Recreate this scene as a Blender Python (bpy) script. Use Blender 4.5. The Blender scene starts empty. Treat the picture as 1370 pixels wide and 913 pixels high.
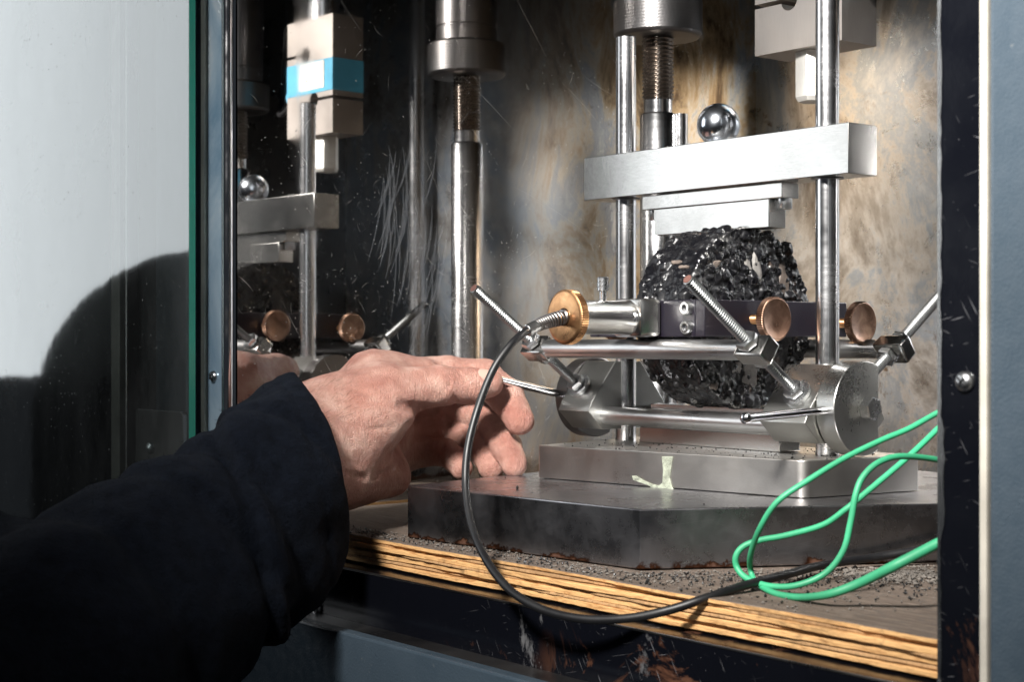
import bpy, bmesh, math, random
import numpy as np
from mathutils import Vector, Matrix
random.seed(7); RS = np.random.RandomState(7)
sc = bpy.context.scene

# ---------------------------------------------------------------- camera, world, lights
F = 2100.0                      # focal length in photo pixels (1370 wide)
AL = math.atan2(2100.0, 1684.0)
CA, SA = math.cos(AL), math.sin(AL)
CAM = Vector((0.6, -0.62, 0.105))
cd = bpy.data.cameras.new('camera'); cam = bpy.data.objects.new('camera', cd); sc.collection.objects.link(cam)
cam.location = CAM
cam.rotation_euler = (math.radians(90), 0, math.atan2(SA, CA))
cd.sensor_width = 36; cd.lens = F/1370*36; cd.shift_y = -1.5/1370
cd.clip_start = 0.02; cd.clip_end = 50
cd.dof.use_dof = True; cd.dof.focus_distance = 0.83; cd.dof.aperture_fstop = 22
sc.camera = cam

w = bpy.data.worlds.new('World'); sc.world = w; w.use_nodes = True
w.node_tree.nodes['Background'].inputs[0].default_value = (0.75, 0.85, 1.0, 1)
w.node_tree.nodes['Background'].inputs[1].default_value = 0.03

def area(name, loc, target, sx, sy, power, col):
    l = bpy.data.lights.new(name, 'AREA'); l.shape = 'RECTANGLE'; l.size = sx; l.size_y = sy
    l.energy = power; l.color = col
    o = bpy.data.objects.new(name, l); sc.collection.objects.link(o)
    o.location = loc
    d = Vector(target)-Vector(loc)
    o.rotation_euler = d.to_track_quat('-Z', 'Y').to_euler()
    return o
# big white scrim at the left, reflected in the glass door and in the steel
area('scrim_light', (-1.7, -1.45, 0.70), (-0.7, -1.45, 0.70), 2.1, 1.3, 22, (0.93, 0.97, 1.0))
# flash head, upper left of the camera
fl = area('flash_light', (0.45, -0.98, 0.80), (0.07, 0.04, 0.19), 0.15, 0.15, 4.6, (1.0, 0.97, 0.93))
fl.data.spread = math.radians(42)       # gridded head: the light falls off towards the lower left
sc.view_settings.view_transform = 'Standard'; sc.view_settings.look = 'None'
sc.view_settings.exposure = 0.0; sc.view_settings.gamma = 1.0

# ---------------------------------------------------------------- measuring helpers
def ray(px, py):
    X = (px-685)/F; Zc = 1.0
    return Vector((X*CA - Zc*SA, X*SA + Zc*CA, -(py-455)/F))
def at(px, py, Z): return CAM + ray(px, py)*Z
def ony(px, py, y): r = ray(px, py); return CAM + r*((y-CAM.y)/r.y)
def onx(px, py, x): r = ray(px, py); return CAM + r*((x-CAM.x)/r.x)
def onz(px, py, z): r = ray(px, py); return CAM + r*((z-CAM.z)/r.z)

# ---------------------------------------------------------------- object helpers
ROOT = {}
def link(o): sc.collection.objects.link(o)
def thing(name, label, cat, loc=(0, 0, 0), group=None):
    o = bpy.data.objects.new(name, None); link(o); o.location = loc; o.empty_display_size = .02
    o['label'] = label; o['category'] = cat
    if group: o['group'] = group
    ROOT[o.name] = Vector(loc)
    return o
def tag(o, label, cat, group=None, kind=None):
    o['label'] = label; o['category'] = cat
    if group: o['group'] = group
    if kind: o['kind'] = kind
    return o

class MB:
    def __init__(s): s.v = []; s.f = []
    def add(s, vs, fs):
        n = len(s.v); s.v += [tuple(v) for v in vs]; s.f += [tuple(i+n for i in f) for f in fs]; return s
    def box(s, a, b):
        x0, y0, z0 = a; x1, y1, z1 = b
        return s.add([(x0,y0,z0),(x1,y0,z0),(x1,y1,z0),(x0,y1,z0),(x0,y0,z1),(x1,y0,z1),(x1,y1,z1),(x0,y1,z1)],
                     [(0,3,2,1),(4,5,6,7),(0,1,5,4),(1,2,6,5),(2,3,7,6),(3,0,4,7)])
    def prism(s, poly, d):           # poly: list of 3D points (CCW seen from +d), extruded by d
        n = len(poly); d = Vector(d)
        vs = [Vector(p) for p in poly] + [Vector(p)+d for p in poly]
        return s.add(vs, [tuple(range(n))[::-1], tuple(range(n, 2*n))] + [(i, (i+1) % n, n+(i+1) % n, n+i) for i in range(n)])
    def lathe(s, o, ax, prof, seg=40, mod=None):   # prof: list of (t, r) along axis
        o = Vector(o); ax = Vector(ax).normalized()
        e = ax.orthogonal().normalized(); g = ax.cross(e)
        vs = []; fs = []
        for t, r in prof:
            for k in range(seg):
                th = 2*math.pi*k/seg
                rr = r if mod is None else mod(t, r, th)
                vs.append(o + ax*t + e*(rr*math.cos(th)) + g*(rr*math.sin(th)))
        n = len(prof)
        for i in range(n-1):
            for k in range(seg):
                a = i*seg+k; b = i*seg+(k+1) % seg
                fs.append((a, b, b+seg, a+seg))
        fs.append(tuple(range(seg))[::-1]); fs.append(tuple(range((n-1)*seg, n*seg)))
        return s.add(vs, fs)
    def cyl(s, p, q, r, seg=32, ch=0.0):
        p = Vector(p); q = Vector(q); L = (q-p).length
        pr = [(0, r), (L, r)] if ch == 0 else [(0, r-ch), (ch, r), (L-ch, r), (L, r-ch)]
        return s.lathe(p, q-p, pr, seg)
    def tube(s, pts, r, seg=14):
        pts = [Vector(p) for p in pts]; n = len(pts)
        rr = r if isinstance(r, (list, tuple)) else [r]*n
        t0 = (pts[1]-pts[0]).normalized(); e = t0.orthogonal().normalized()
        vs = []; fs = []
        for i, p in enumerate(pts):
            t = (pts[min(i+1, n-1)]-pts[max(i-1, 0)]).normalized()
            e = (e - t*e.dot(t)).normalized(); g = t.cross(e)
            for k in range(seg):
                th = 2*math.pi*k/seg; vs.append(p + e*(rr[i]*math.cos(th)) + g*(rr[i]*math.sin(th)))
        for i in range(n-1):
            for k in range(seg):
                a = i*seg+k; b = i*seg+(k+1) % seg; fs.append((a, b, b+seg, a+seg))
        fs.append(tuple(range(seg))[::-1]); fs.append(tuple(range((n-1)*seg, n*seg)))
        return s.add(vs, fs)
    def thread(s, p, q, r, pitch, depth, seg=20, ch=.0008):
        p = Vector(p); q = Vector(q); L = (q-p).length
        rows = max(8, int(L/pitch*6)); pr = [(0, r-depth)]+[(L*i/rows, r) for i in range(1, rows)]+[(L, r-depth)]
        def mod(t, rad, th):
            if t <= 0 or t >= L: return r-depth*1.2
            ph = (t/pitch - th/(2*math.pi)) % 1.0
            return r - depth*(1-min(1.0, 2.2*min(ph, 1-ph)))
        return s.lathe(p, q-p, pr, seg, mod)
    def hexnut(s, c, ax, rad, h):
        ax = Vector(ax).normalized(); c = Vector(c)
        return s.lathe(c-ax*(h/2), ax, [(0, rad*.9), (h*.15, rad), (h*.85, rad), (h, rad*.9)], 6)
    def build(s, name, mat, parent=None, smooth=None, bevel=0.0, auto=40):
        me = bpy.data.meshes.new(name)
        off = Vector((0, 0, 0))
        if parent is not None: off = ROOT[parent.name]
        me.from_pydata([tuple(Vector(v)-off) for v in s.v], [], s.f)
        bm = bmesh.new(); bm.from_mesh(me)
        bmesh.ops.recalc_face_normals(bm, faces=bm.faces[:])
        if bevel:
            es = [e for e in bm.edges if len(e.link_faces) == 2 and e.calc_face_angle(0) > math.radians(35)]
            bmesh.ops.bevel(bm, geom=es, offset=bevel, segments=2, affect='EDGES', profile=.5, clamp_overlap=True)
        if smooth or auto:
            lim = math.radians(min(auto, 21) if bevel else auto)
            for f in bm.faces: f.smooth = True
            for e in bm.edges:
                if len(e.link_faces) == 2 and e.calc_face_angle(0) > lim: e.smooth = False
        bm.to_mesh(me); bm.free()
        me.materials.append(mat)
        o = bpy.data.objects.new(name, me); link(o)
        if parent is not None:
            o.parent = parent
        ROOT[o.name] = off
        return o

def rrect(cx, cy, hx, hy, r, n=6):
    out = []
    for (sx, sy, a0) in ((1, 1, 0), (-1, 1, 90), (-1, -1, 180), (1, -1, 270)):
        for k in range(n+1):
            a = math.radians(a0+90*k/n)
            out.append((cx+sx*(hx-r)+r*math.cos(a), cy+sy*(hy-r)+r*math.sin(a)))
    return out
def spline(pts, n=12):
    P = [Vector(p) for p in pts]; P = [P[0]*2-P[1]] + P + [P[-1]*2-P[-2]]; out = []
    for i in range(1, len(P)-2):
        a, b, c, d = P[i-1:i+3]
        for k in range(n):
            t = k/n
            out.append(.5*((2*b)+(c-a)*t+(2*a-5*b+4*c-d)*t*t+(3*b-a-3*c+d)*t*t*t))
    out.append(P[-2]); return out

# ---------------------------------------------------------------- node material helpers
class NT:
    def __init__(s, name):
        s.m = bpy.data.materials.new(name); s.m.use_nodes = True
        s.t = s.m.node_tree; s.p = s.t.nodes['Principled BSDF']
        s.tc = s.t.nodes.new('ShaderNodeTexCoord')
    def n(s, typ, **kw):
        x = s.t.nodes.new(typ)
        for k, v in kw.items():
            if isinstance(k, str) and hasattr(x, k): setattr(x, k, v)
        return x
    def l(s, a, b): s.t.links.new(a, b)
    def set(s, **kw):
        for k, v in kw.items():
            k = k.replace('_', ' ')
            i = s.p.inputs[k]
            if hasattr(v, 'links') or isinstance(v, bpy.types.NodeSocket): s.l(v, i)
            else: i.default_value = v
        return s
    def mapping(s, scale=(1, 1, 1), rot=(0, 0, 0), loc=(0, 0, 0)):
        m = s.n('ShaderNodeMapping'); m.inputs['Scale'].default_value = scale; m.inputs['Rotation'].default_value = rot
        m.inputs['Location'].default_value = loc; s.l(s.tc.outputs['Object'], m.inputs[0]); return m.outputs[0]
    def noise(s, scale, detail=3, rough=.5, vec=None, dist=0):
        x = s.n('ShaderNodeTexNoise'); x.inputs['Scale'].default_value = scale; x.inputs['Detail'].default_value = detail
        x.inputs['Roughness'].default_value = rough; x.inputs['Distortion'].default_value = dist
        s.l(vec if vec is not None else s.tc.outputs['Object'], x.inputs['Vector']); return x.outputs[0]
    def voro(s, scale, vec=None, feat='F1', out=0):
        x = s.n('ShaderNodeTexVoronoi'); x.feature = feat; x.inputs['Scale'].default_value = scale
        s.l(vec if vec is not None else s.tc.outputs['Object'], x.inputs['Vector']); return x.outputs[out]
    def rng(s, v, a, b, c=0.0, d=1.0):
        x = s.n('ShaderNodeMapRange'); x.inputs[1].default_value = a; x.inputs[2].default_value = b
        x.inputs[3].default_value = c; x.inputs[4].default_value = d; s.l(v, x.inputs[0]); return x.outputs[0]
    def math(s, op, a, b=0.0):
        x = s.n('ShaderNodeMath'); x.operation = op
        for i, v in enumerate((a, b)):
            if isinstance(v, bpy.types.NodeSocket): s.l(v, x.inputs[i])
            else: x.inputs[i].default_value = v
        return x.outputs[0]
    def ramp(s, v, stops):
        x = s.n('ShaderNodeValToRGB'); e = x.color_ramp.elements
        while len(e) < len(stops): e.new(.5)
        for i, (p, c) in enumerate(stops):
            e[i].position = p; e[i].color = (*c, 1) if len(c) == 3 else c
        s.l(v, x.inputs[0]); return x.outputs[0]
    def mix(s, f, a, b):
        x = s.n('ShaderNodeMix'); x.data_type = 'RGBA'
        for i, v in ((0, f), (6, a), (7, b)):
            if isinstance(v, bpy.types.NodeSocket): s.l(v, x.inputs[i])
            elif i == 0: x.inputs[0].default_value = v
            else: x.inputs[i].default_value = (*v, 1)
        return x.outputs[2]
    def bump(s, h, strength=.3, dist=.001):
        x = s.n('ShaderNodeBump'); x.inputs['Strength'].default_value = strength; x.inputs['Distance'].default_value = dist
        s.l(h, x.inputs['Height']); s.l(x.outputs[0], s.p.inputs['Normal']); return x.outputs[0]

def scratches(t, n, seed, length=14, width=900, thr=.70, plane='yz'):
    """short thin streaks in n directions; returns 0..1 mask"""
    r = random.Random(seed); out = None
    for k in range(n):
        a = r.uniform(0, math.pi)
        rot = (a, 0, 0) if plane == 'yz' else ((0, a, 0) if plane == 'xz' else (0, 0, a))
        sc_ = (1, width, length) if plane == 'yz' else ((width, 1, length) if plane == 'xz' else (width, length, 1))
        tt = t.n('ShaderNodeMapping'); tt.vector_type = 'TEXTURE'
        m1 = t.n('ShaderNodeMapping'); m1.inputs['Rotation'].default_value = rot; t.l(t.tc.outputs['Object'], m1.inputs[0])
        m2 = t.n('ShaderNodeMapping'); m2.inputs['Scale'].default_value = sc_
        m2.inputs['Location'].default_value = (r.uniform(0, 9),)*3; t.l(m1.outputs[0], m2.inputs[0])
        v = t.noise(1.0, 0, .5, m2.outputs[0])
        v = t.rng(v, thr, thr+.05)
        out = v if out is None else t.math('MAXIMUM', out, v)
    return out

def brushed(name, col=(.56, .56, .56), rough=.28, axis=(1, 1, 60), stain=.25, scr=False, aniso=0.0, stains=(.30, .24, .18), fine=.15):
    t = NT(name)
    br = t.noise(40, 4, .6, t.mapping(axis))
    st = t.noise(14, 5, .6, dist=.4)
    c = t.mix(t.rng(st, .45, .75, 0, stain), col, stains)
    c = t.mix(t.rng(br, .35, .65, 0, fine), c, tuple(x*.7 for x in col))
    r = t.math('ADD', t.rng(br, .25, .75, -.03, .05), t.rng(t.noise(25, 4), .3, .7, rough-.05, rough+.08))
    if scr:
        s1 = t.math('MAXIMUM', scratches(t, 3, 11+len(name), 25, 2500, .74, 'xz'), scratches(t, 2, 5+len(name), 25, 2500, .74, 'yz'))
        r = t.math('ADD', r, t.math('MULTIPLY', s1, .08))
    t.set(Base_Color=c, Metallic=1.0, Roughness=r)
    t.bump(t.math('ADD', br, t.math('MULTIPLY', t.noise(500, 3, .7), .3)), .06, .0005)
    return t.m

def plain(name, col, rough=.5, metal=0.0, bump=0, bscale=300, var=.15, **kw):
    t = NT(name)
    n1 = t.noise(30, 4, .6)
    t.set(Base_Color=t.mix(t.rng(n1, .35, .7), col, tuple(x*(1-var*2) for x in col)), Metallic=metal,
          Roughness=t.rng(t.noise(60, 4, .6), .3, .7, max(.03, rough-.08), rough+.1), **kw)
    if bump: t.bump(t.noise(bscale, 3, .6), bump, .0008)
    return t.m

M = {}
M['bar'] = brushed('satin_steel', (.66, .65, .63), .19, (6, 150, 420), .45, stains=(.34, .31, .28), fine=.65)
M['rodsteel'] = brushed('ground_rod_steel', (.70, .70, .71), .20, (2, 2, 12), .03, scr=False)
M['barh'] = brushed('ground_bar_steel', (.60, .60, .60), .30, (3, 60, 60), .10, scr=False)
M['base'] = brushed('base_plate_steel', (.68, .665, .64), .31, (4, 90, 160), .35, fine=.4)
M['dark'] = brushed('dark_steel', (.28, .27, .27), .30, (50, 50, 3), .3)
M['collar'] = brushed('blackened_steel', (.17, .165, .165), .36, (50, 50, 3), .2)
M['zinc'] = brushed('zinc_plated_steel', (.62, .63, .64), .26, (20, 20, 20), .12, scr=False, stains=(.5, .45, .3))
M['zthread'] = plain('zinc_thread', (.42, .43, .43), .36, 1.0, 0, 10, .2)
M['thread'] = brushed('oiled_thread_steel', (.36, .33, .30), .25, (20, 20, 20), .4, scr=False, stains=(.25, .13, .06))
M['chrome'] = plain('polished_steel', (.78, .78, .80), .12, 1.0)
M['ball'] = plain('satin_ball_steel', (.70, .74, .80), .24, 1.0, .02, 60)
M['cell'] = brushed('load_cell_steel', (.42, .38, .35), .42, (60, 60, 3), .2)
M['studsteel'] = plain('nickel_plated_steel', (.85, .83, .78), .42, .8)
M['disc'] = brushed('turned_steel', (.50, .50, .48), .30, (20, 20, 20), .03)
M['anod'] = plain('black_anodised', (.0065, .005, .010), .40, 0.0, .05, 900)
M['rubber'] = plain('black_cable_jacket', (.007, .007, .008), .45, 0, .05, 600)
M['green'] = plain('green_wire_insulation', (.04, .35, .17), .50, 0, .10, 300, .22)
M['rust_tip'] = plain('red_oxide_end', (.085, .035, .026), .7, 0)
M['tape'] = plain('blue_tape', (.07, .34, .50), .6, 0, .05, 300)
M['label'] = plain('paper_label', (.62, .58, .52), .7, 0)
M['teal'] = plain('teal_plastic', (.02, .38, .36), .4, 0)
M['grey_dust'] = plain('grey_grit', (.17, .15, .13), .8, 0, .2, 900, .3)
M['crumb'] = plain('bitumen_crumb', (.012, .012, .012), .4, 0)

t = NT('copper_brass')       # tarnished knob
n1 = t.noise(110, 5, .6, dist=.6)
t.set(Base_Color=t.ramp(n1, [(.3, (.34, .17, .085)), (.55, (.56, .31, .15)), (.75, (.64, .40, .21))]), Metallic=1.0,
      Roughness=t.rng(t.noise(160, 4), .3, .7, .24, .42)); t.bump(t.noise(800, 2), .05, .0004); M['brass'] = t.m
t = NT('dull_bronze')
n1 = t.noise(90, 5, .6, dist=.8)
t.set(Base_Color=t.ramp(n1, [(.3, (.16, .09, .06)), (.55, (.34, .21, .15)), (.75, (.46, .31, .22))]), Metallic=1.0,
      Roughness=t.rng(t.noise(160, 4), .3, .7, .26, .45)); M['bronze'] = t.m

# plate: dark steel with rust along its foot
t = NT('heavy_plate_steel')
sep = t.n('ShaderNodeSeparateXYZ'); t.l(t.tc.outputs['Object'], sep.inputs[0])
br = t.noise(40, 4, .6, t.mapping((40, 40, 4)))
wob = t.math('ADD', sep.outputs[2], t.rng(t.noise(120, 5, .7), .3, .7, -.003, .003))
rust = t.math('MULTIPLY', t.rng(wob, .0035, .0008), t.rng(t.noise(35, 3), .42, .55))
c = t.mix(t.rng(t.noise(12, 6, .6, dist=.5), .35, .7), (.40, .40, .43), (.25, .245, .25))
c = t.mix(t.rng(br, .4, .7, 0, .4), c, (.32, .32, .33))
s1 = t.math('MAXIMUM', scratches(t, 3, 3, 18, 2200, .73, 'xz'), scratches(t, 2, 9, 18, 2200, .73, 'yz'))
c = t.mix(t.math('MULTIPLY', s1, .2), c, (.5, .5, .52)); c = t.mix(t.rng(rust, 0, .3), c, (.06, .024, .012))
t.set(Base_Color=c, Metallic=t.rng(rust, .4, 1, 1, 0), Roughness=t.math('ADD', t.rng(t.noise(30, 8, .7), .3, .7, .20, .38), t.math('MULTIPLY', rust, .5)))
t.bump(br, .06, .0005); M['plate'] = t.m

# polished left wall: mirror with scratches, smudges and specks
t = NT('scratched_mirror_sheet')
s1 = t.math('MULTIPLY', t.rng(t.voro(150), .06, .03), t.rng(t.noise(22, 3), .5, .62))
specks = t.math('MULTIPLY', t.rng(t.voro(260), .10, .05), t.rng(t.noise(22, 3), .5, .62))
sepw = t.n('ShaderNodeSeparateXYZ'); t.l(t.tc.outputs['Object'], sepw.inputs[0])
depth = t.rng(sepw.outputs[1], 0.02, .16)      # rear half: duller, stained, the rear wall's golden reflection painted into its colour
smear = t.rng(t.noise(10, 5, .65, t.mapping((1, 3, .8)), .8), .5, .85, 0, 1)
stain_refl = t.noise(15, 12, .74, t.mapping((1, 1.6, .8)), .5)
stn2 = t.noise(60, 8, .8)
c = t.mix(depth, (.62, .61, .60), t.ramp(stain_refl, [(.36, (.22, .14, .08)), (.45, (.74, .50, .27)), (.52, (.88, .74, .56)), (.58, (.56, .56, .56)), (.68, (.88, .82, .72))]))
c = t.mix(t.math('MULTIPLY', t.rng(stn2, .58, .66), t.math('MULTIPLY', depth, .6)), c, (.14, .11, .09))
c = t.mix(t.math('MAXIMUM', s1, specks), c, (.75, .74, .72))
rg = t.math('ADD', t.math('MULTIPLY', depth, t.rng(stain_refl, .3, .7, .14, .30)), t.rng(smear, 0, 1, .02, .12))
rg = t.math('ADD', rg, t.math('MULTIPLY', t.math('MAXIMUM', s1, specks), .45))
t.set(Base_Color=c, Metallic=1.0, Roughness=rg)
t.bump(t.noise(3.2, 0, .5), .10, .004); M['mirror'] = t.m

# rear wall: dull stained stainless
t = NT('stained_rear_sheet')
n1 = t.noise(12, 12, .74, t.mapping((1, 1, .6)), .5)
n2 = t.noise(46, 10, .8, dist=.3)
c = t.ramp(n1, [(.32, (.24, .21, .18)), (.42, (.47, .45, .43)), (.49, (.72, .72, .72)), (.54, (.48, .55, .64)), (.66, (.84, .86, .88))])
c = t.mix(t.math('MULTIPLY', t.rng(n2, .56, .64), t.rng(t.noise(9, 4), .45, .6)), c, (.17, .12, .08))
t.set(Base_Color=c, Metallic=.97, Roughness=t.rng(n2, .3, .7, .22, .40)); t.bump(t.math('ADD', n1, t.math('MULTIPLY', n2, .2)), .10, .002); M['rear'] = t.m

# hammertone paint
t = NT('blue_grey_hammertone')
hm = t.voro(900)
c = t.mix(t.rng(t.noise(20, 5), .3, .7), (.052, .073, .095), (.038, .056, .074))
c = t.mix(t.rng(t.noise(70, 5, .7), .68, .74), c, (.30, .29, .27))
t.set(Base_Color=c, Roughness=t.rng(t.noise(200, 2), .3, .7, .30, .45), Specular_IOR_Level=.6)
t.bump(t.math('ADD', t.math('MULTIPLY', hm, .6), t.math('MULTIPLY', t.noise(700, 2), .8)), .22, .0005); M['hammer'] = t.m

# worn black glossy steel with rust
t = NT('worn_black_enamel')
n1 = t.noise(24, 6, .7, dist=.8); n2 = t.noise(9, 3)
rust = t.math('MULTIPLY', t.rng(n1, .57, .63), t.rng(n2, .49, .58))
wear = t.math('MULTIPLY', t.rng(t.noise(26, 8, .75, t.mapping((1, 1, .5)), .2), .63, .70), .55)
c = t.mix(wear, (.0028, .0032, .005), (.34, .34, .35)); c = t.mix(rust, c, (.07, .028, .014))
ss = t.math('MULTIPLY', t.math('MAXIMUM', scratches(t, 3, 41, 90, 1800, .80, 'xz'), t.math('MULTIPLY', t.rng(t.voro(300), .08, .04), .7)), t.rng(t.noise(12,2),.45,.6))
c = t.mix(t.math('MULTIPLY', ss, .3), c, (.4, .4, .42))
t.set(Base_Color=c, Roughness=t.math('ADD', t.rng(t.noise(40, 4), .3, .7, .10, .24), t.math('MULTIPLY', rust, .5)), Metallic=t.math('MULTIPLY', wear, .9), Specular_IOR_Level=.28)
t.bump(n1, .12, .0012); M['enamel'] = t.m

# bluish bright trim strip
t = NT('bright_trim_strip')
n1 = t.noise(14, 6, .65, t.mapping((1, 1, .5)), 1.0)
t.set(Base_Color=t.ramp(n1, [(.35, (.20, .33, .46)), (.55, (.42, .55, .66)), (.7, (.7, .75, .78))]), Metallic=.45, Roughness=t.rng(n1, .3, .7, .14, .3)); M['trim'] = t.m
M['cream'] = plain('cream_gasket', (.62, .58, .50), .5, 0, .1, 200, .2)
M['black'] = plain('black_paint', (.010, .011, .013), .45, 0)
M['room'] = plain('dark_room_surface', (.02, .022, .025), .8, 0)
M['inner'] = plain('interior_dark_sheet', (.10, .10, .10), .30, 1.0, .1, 30)
t = NT('clear_door_glass')
nt = t.t; fr_ = t.n('ShaderNodeFresnel'); fr_.inputs[0].default_value = 1.5
f2 = t.math('MINIMUM', t.math('MULTIPLY', fr_.outputs[0], 1.75), .95)     # two glass faces in one
g1 = t.n('ShaderNodeBsdfGlossy'); g1.inputs['Roughness'].default_value = .05; g1.inputs['Color'].default_value = (.97, 1, 1, 1)
bp = t.n('ShaderNodeBump'); bp.inputs['Strength'].default_value = .09; bp.inputs['Distance'].default_value = .002; t.l(t.noise(14, 3, .5), bp.inputs['Height']); t.l(bp.outputs[0], g1.inputs['Normal'])
tr = t.n('ShaderNodeBsdfTransparent'); tr.inputs[0].default_value = (.84, .90, .88, 1)
mx = t.n('ShaderNodeMixShader'); t.l(f2, mx.inputs[0]); t.l(tr.outputs[0], mx.inputs[1]); t.l(g1.outputs[0], mx.inputs[2])
df = t.n('ShaderNodeBsdfDiffuse'); df.inputs[0].default_value = (.6, .62, .62, 1)      # grime film
m2 = t.n('ShaderNodeMixShader'); dust = t.math('ADD', t.rng(t.noise(9, 8, .7, t.mapping((1, 1, .5))), .35, .75, .02, .11), t.math('MULTIPLY', t.rng(t.voro(190), .13, .05), t.rng(t.noise(10, 3), .42, .6, .05, .7)))
t.l(dust, m2.inputs[0]); t.l(mx.outputs[0], m2.inputs[1]); t.l(df.outputs[0], m2.inputs[2])
t.l(m2.outputs[0], nt.nodes['Material Output'].inputs['Surface']); M['glass'] = t.m
M['glassedge'] = plain('green_glass_edge', (.03, .22, .17), .18, 0, .0, 10, .1)
# grime film on glass
# plywood
def wood(name, a, b, ax):
    t = NT(name)
    g = t.noise(9, 6, .65, t.mapping(ax), 1.2)
    c = t.ramp(g, [(.35, b), (.5, a), (.7, tuple(min(1, x*1.15) for x in a))])
    ch = t.math('MULTIPLY', t.rng(t.noise(13, 8, .7, t.mapping((1, 1, 3)), .5), .52, .68), .80)
    c = t.mix(ch, c, (.045, .025, .014))
    c = t.mix(t.rng(t.noise(130, 4, .7), .60, .72, 0, .6), c, (.10, .06, .035))
    t.set(Base_Color=c, Roughness=.75, Specular_IOR_Level=.25)
    t.bump(t.math('ADD', g, t.math('MULTIPLY', t.noise(160, 5, .7), .8)), .5, .0012); return t.m
M['ply1'] = wood('pale_ply_veneer', (.58, .34, .145), (.40, .20, .075), (8, 8, 60))
M['ply2'] = wood('end_grain_ply', (.42, .25, .12), (.26, .145, .065), (70, 70, 14))
t = NT('dusty_wood_top')
g = t.noise(8, 6, .65, t.mapping((6, 60, 6)), .8)
c = t.ramp(g, [(.35, (.075, .055, .042)), (.55, (.13, .10, .08)), (.7, (.20, .16, .125))])
c = t.mix(t.rng(t.noise(240, 4, .7), .52, .66, 0, .8), c, (.09, .075, .065))
t.set(Base_Color=c, Roughness=.85, Specular_IOR_Level=.2); t.bump(t.noise(400, 4, .75), .6, .0012); M['plytop'] = t.m

# skin
t = NT('skin')
n1 = t.noise(55, 5, .6); n2 = t.noise(20, 3, .5)
c = t.ramp(n1, [(.30, (.36, .155, .12)), (.5, (.50, .265, .21)), (.68, (.64, .41, .335))])
c = t.mix(t.rng(n2, .48, .66, 0, .32), c, (.46, .18, .13))
c = t.mix(t.rng(t.noise(170, 5, .7), .52, .70, 0, .35), c, (.36, .17, .13))
sep = t.n('ShaderNodeSeparateXYZ'); t.l(t.tc.outputs['Object'], sep.inputs[0])
vz = t.voro(900, feat='DISTANCE_TO_EDGE'); vz2 = t.noise(60, 6, .65, t.mapping((16, 16, 3), (0.3, .5, 0)), .3)
t.set(Base_Color=c, Roughness=t.rng(t.noise(300, 3), .3, .7, .32, .50), Specular_IOR_Level=.5,
      Subsurface_Weight=.12, Subsurface_Radius=(.012, .004, .002), Subsurface_Scale=.35)
t.bump(t.math('ADD', t.math('MULTIPLY', t.rng(vz, 0, .12), .35), t.math('ADD', t.math('MULTIPLY', vz2, 1.4), t.math('MULTIPLY', t.noise(240, 4, .6), .9))), .85, .0014); M['skin'] = t.m
t = NT('fingernail'); t.set(Base_Color=(.50, .31, .25, 1), Roughness=.33, Specular_IOR_Level=.4); M['nail'] = t.m
# fleece
t = NT('navy_fleece')
n1 = t.noise(520, 5, .8); n2 = t.noise(160, 5, .75)
t.set(Base_Color=t.mix(t.rng(n2, .35, .65), (.0014, .0021, .0040), (.0040, .0058, .0105)), Roughness=.95, Specular_IOR_Level=.08,
      Sheen_Weight=.012, Sheen_Roughness=.5, Sheen_Tint=(.5, .65, 1, 1))
t.bump(t.math('ADD', n1, n2), .9, .002); M['fleece'] = t.m
# bitumen
t = NT('bitumen_coated_stone')
n1 = t.noise(120, 6, .7); n2 = t.noise(34, 5, .65, dist=.6)
c = t.mix(t.rng(n2, .62, .66), (.004, .004, .005), (.05, .036, .028))
t.set(Base_Color=c, Roughness=t.rng(n1, .40, .60, .10, .50), Specular_IOR_Level=.5)
t.bump(t.math('ADD', n1, t.math('MULTIPLY', t.noise(600, 4, .7), .5)), .40, .0009); M['bitumen'] = t.m
t = NT('broken_pale_stone')
n1 = t.noise(90, 6, .7)
c = t.ramp(n1, [(.3, (.05, .045, .04)), (.45, (.17, .16, .15)), (.7, (.30, .285, .27))])
c = t.mix(t.rng(t.noise(60, 5, .7), .56, .60), c, (.02, .017, .015))
t.set(Base_Color=c, Roughness=.6); t.bump(n1, .7, .0012); M['stone'] = t.m
t = NT('broken_brown_stone')
c = t.ramp(t.noise(100, 6, .7), [(.3, (.02, .016, .014)), (.5, (.085, .066, .054)), (.7, (.16, .13, .11))])
c = t.mix(t.rng(t.noise(60, 5, .7), .55, .60), c, (.02, .017, .015))
t.set(Base_Color=c, Roughness=.6); t.bump(t.noise(120, 6, .7), .7, .0012); M['stone2'] = t.m
t = NT('dried_yellow_green_paint'); t.set(Base_Color=t.mix(t.rng(t.noise(150, 4), .4, .65), (.36, .39, .31), (.27, .29, .23)), Roughness=.45, Alpha=t.rng(t.noise(220, 5, .7), .35, .6, .15, .8)); M['drip'] = t.m

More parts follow.
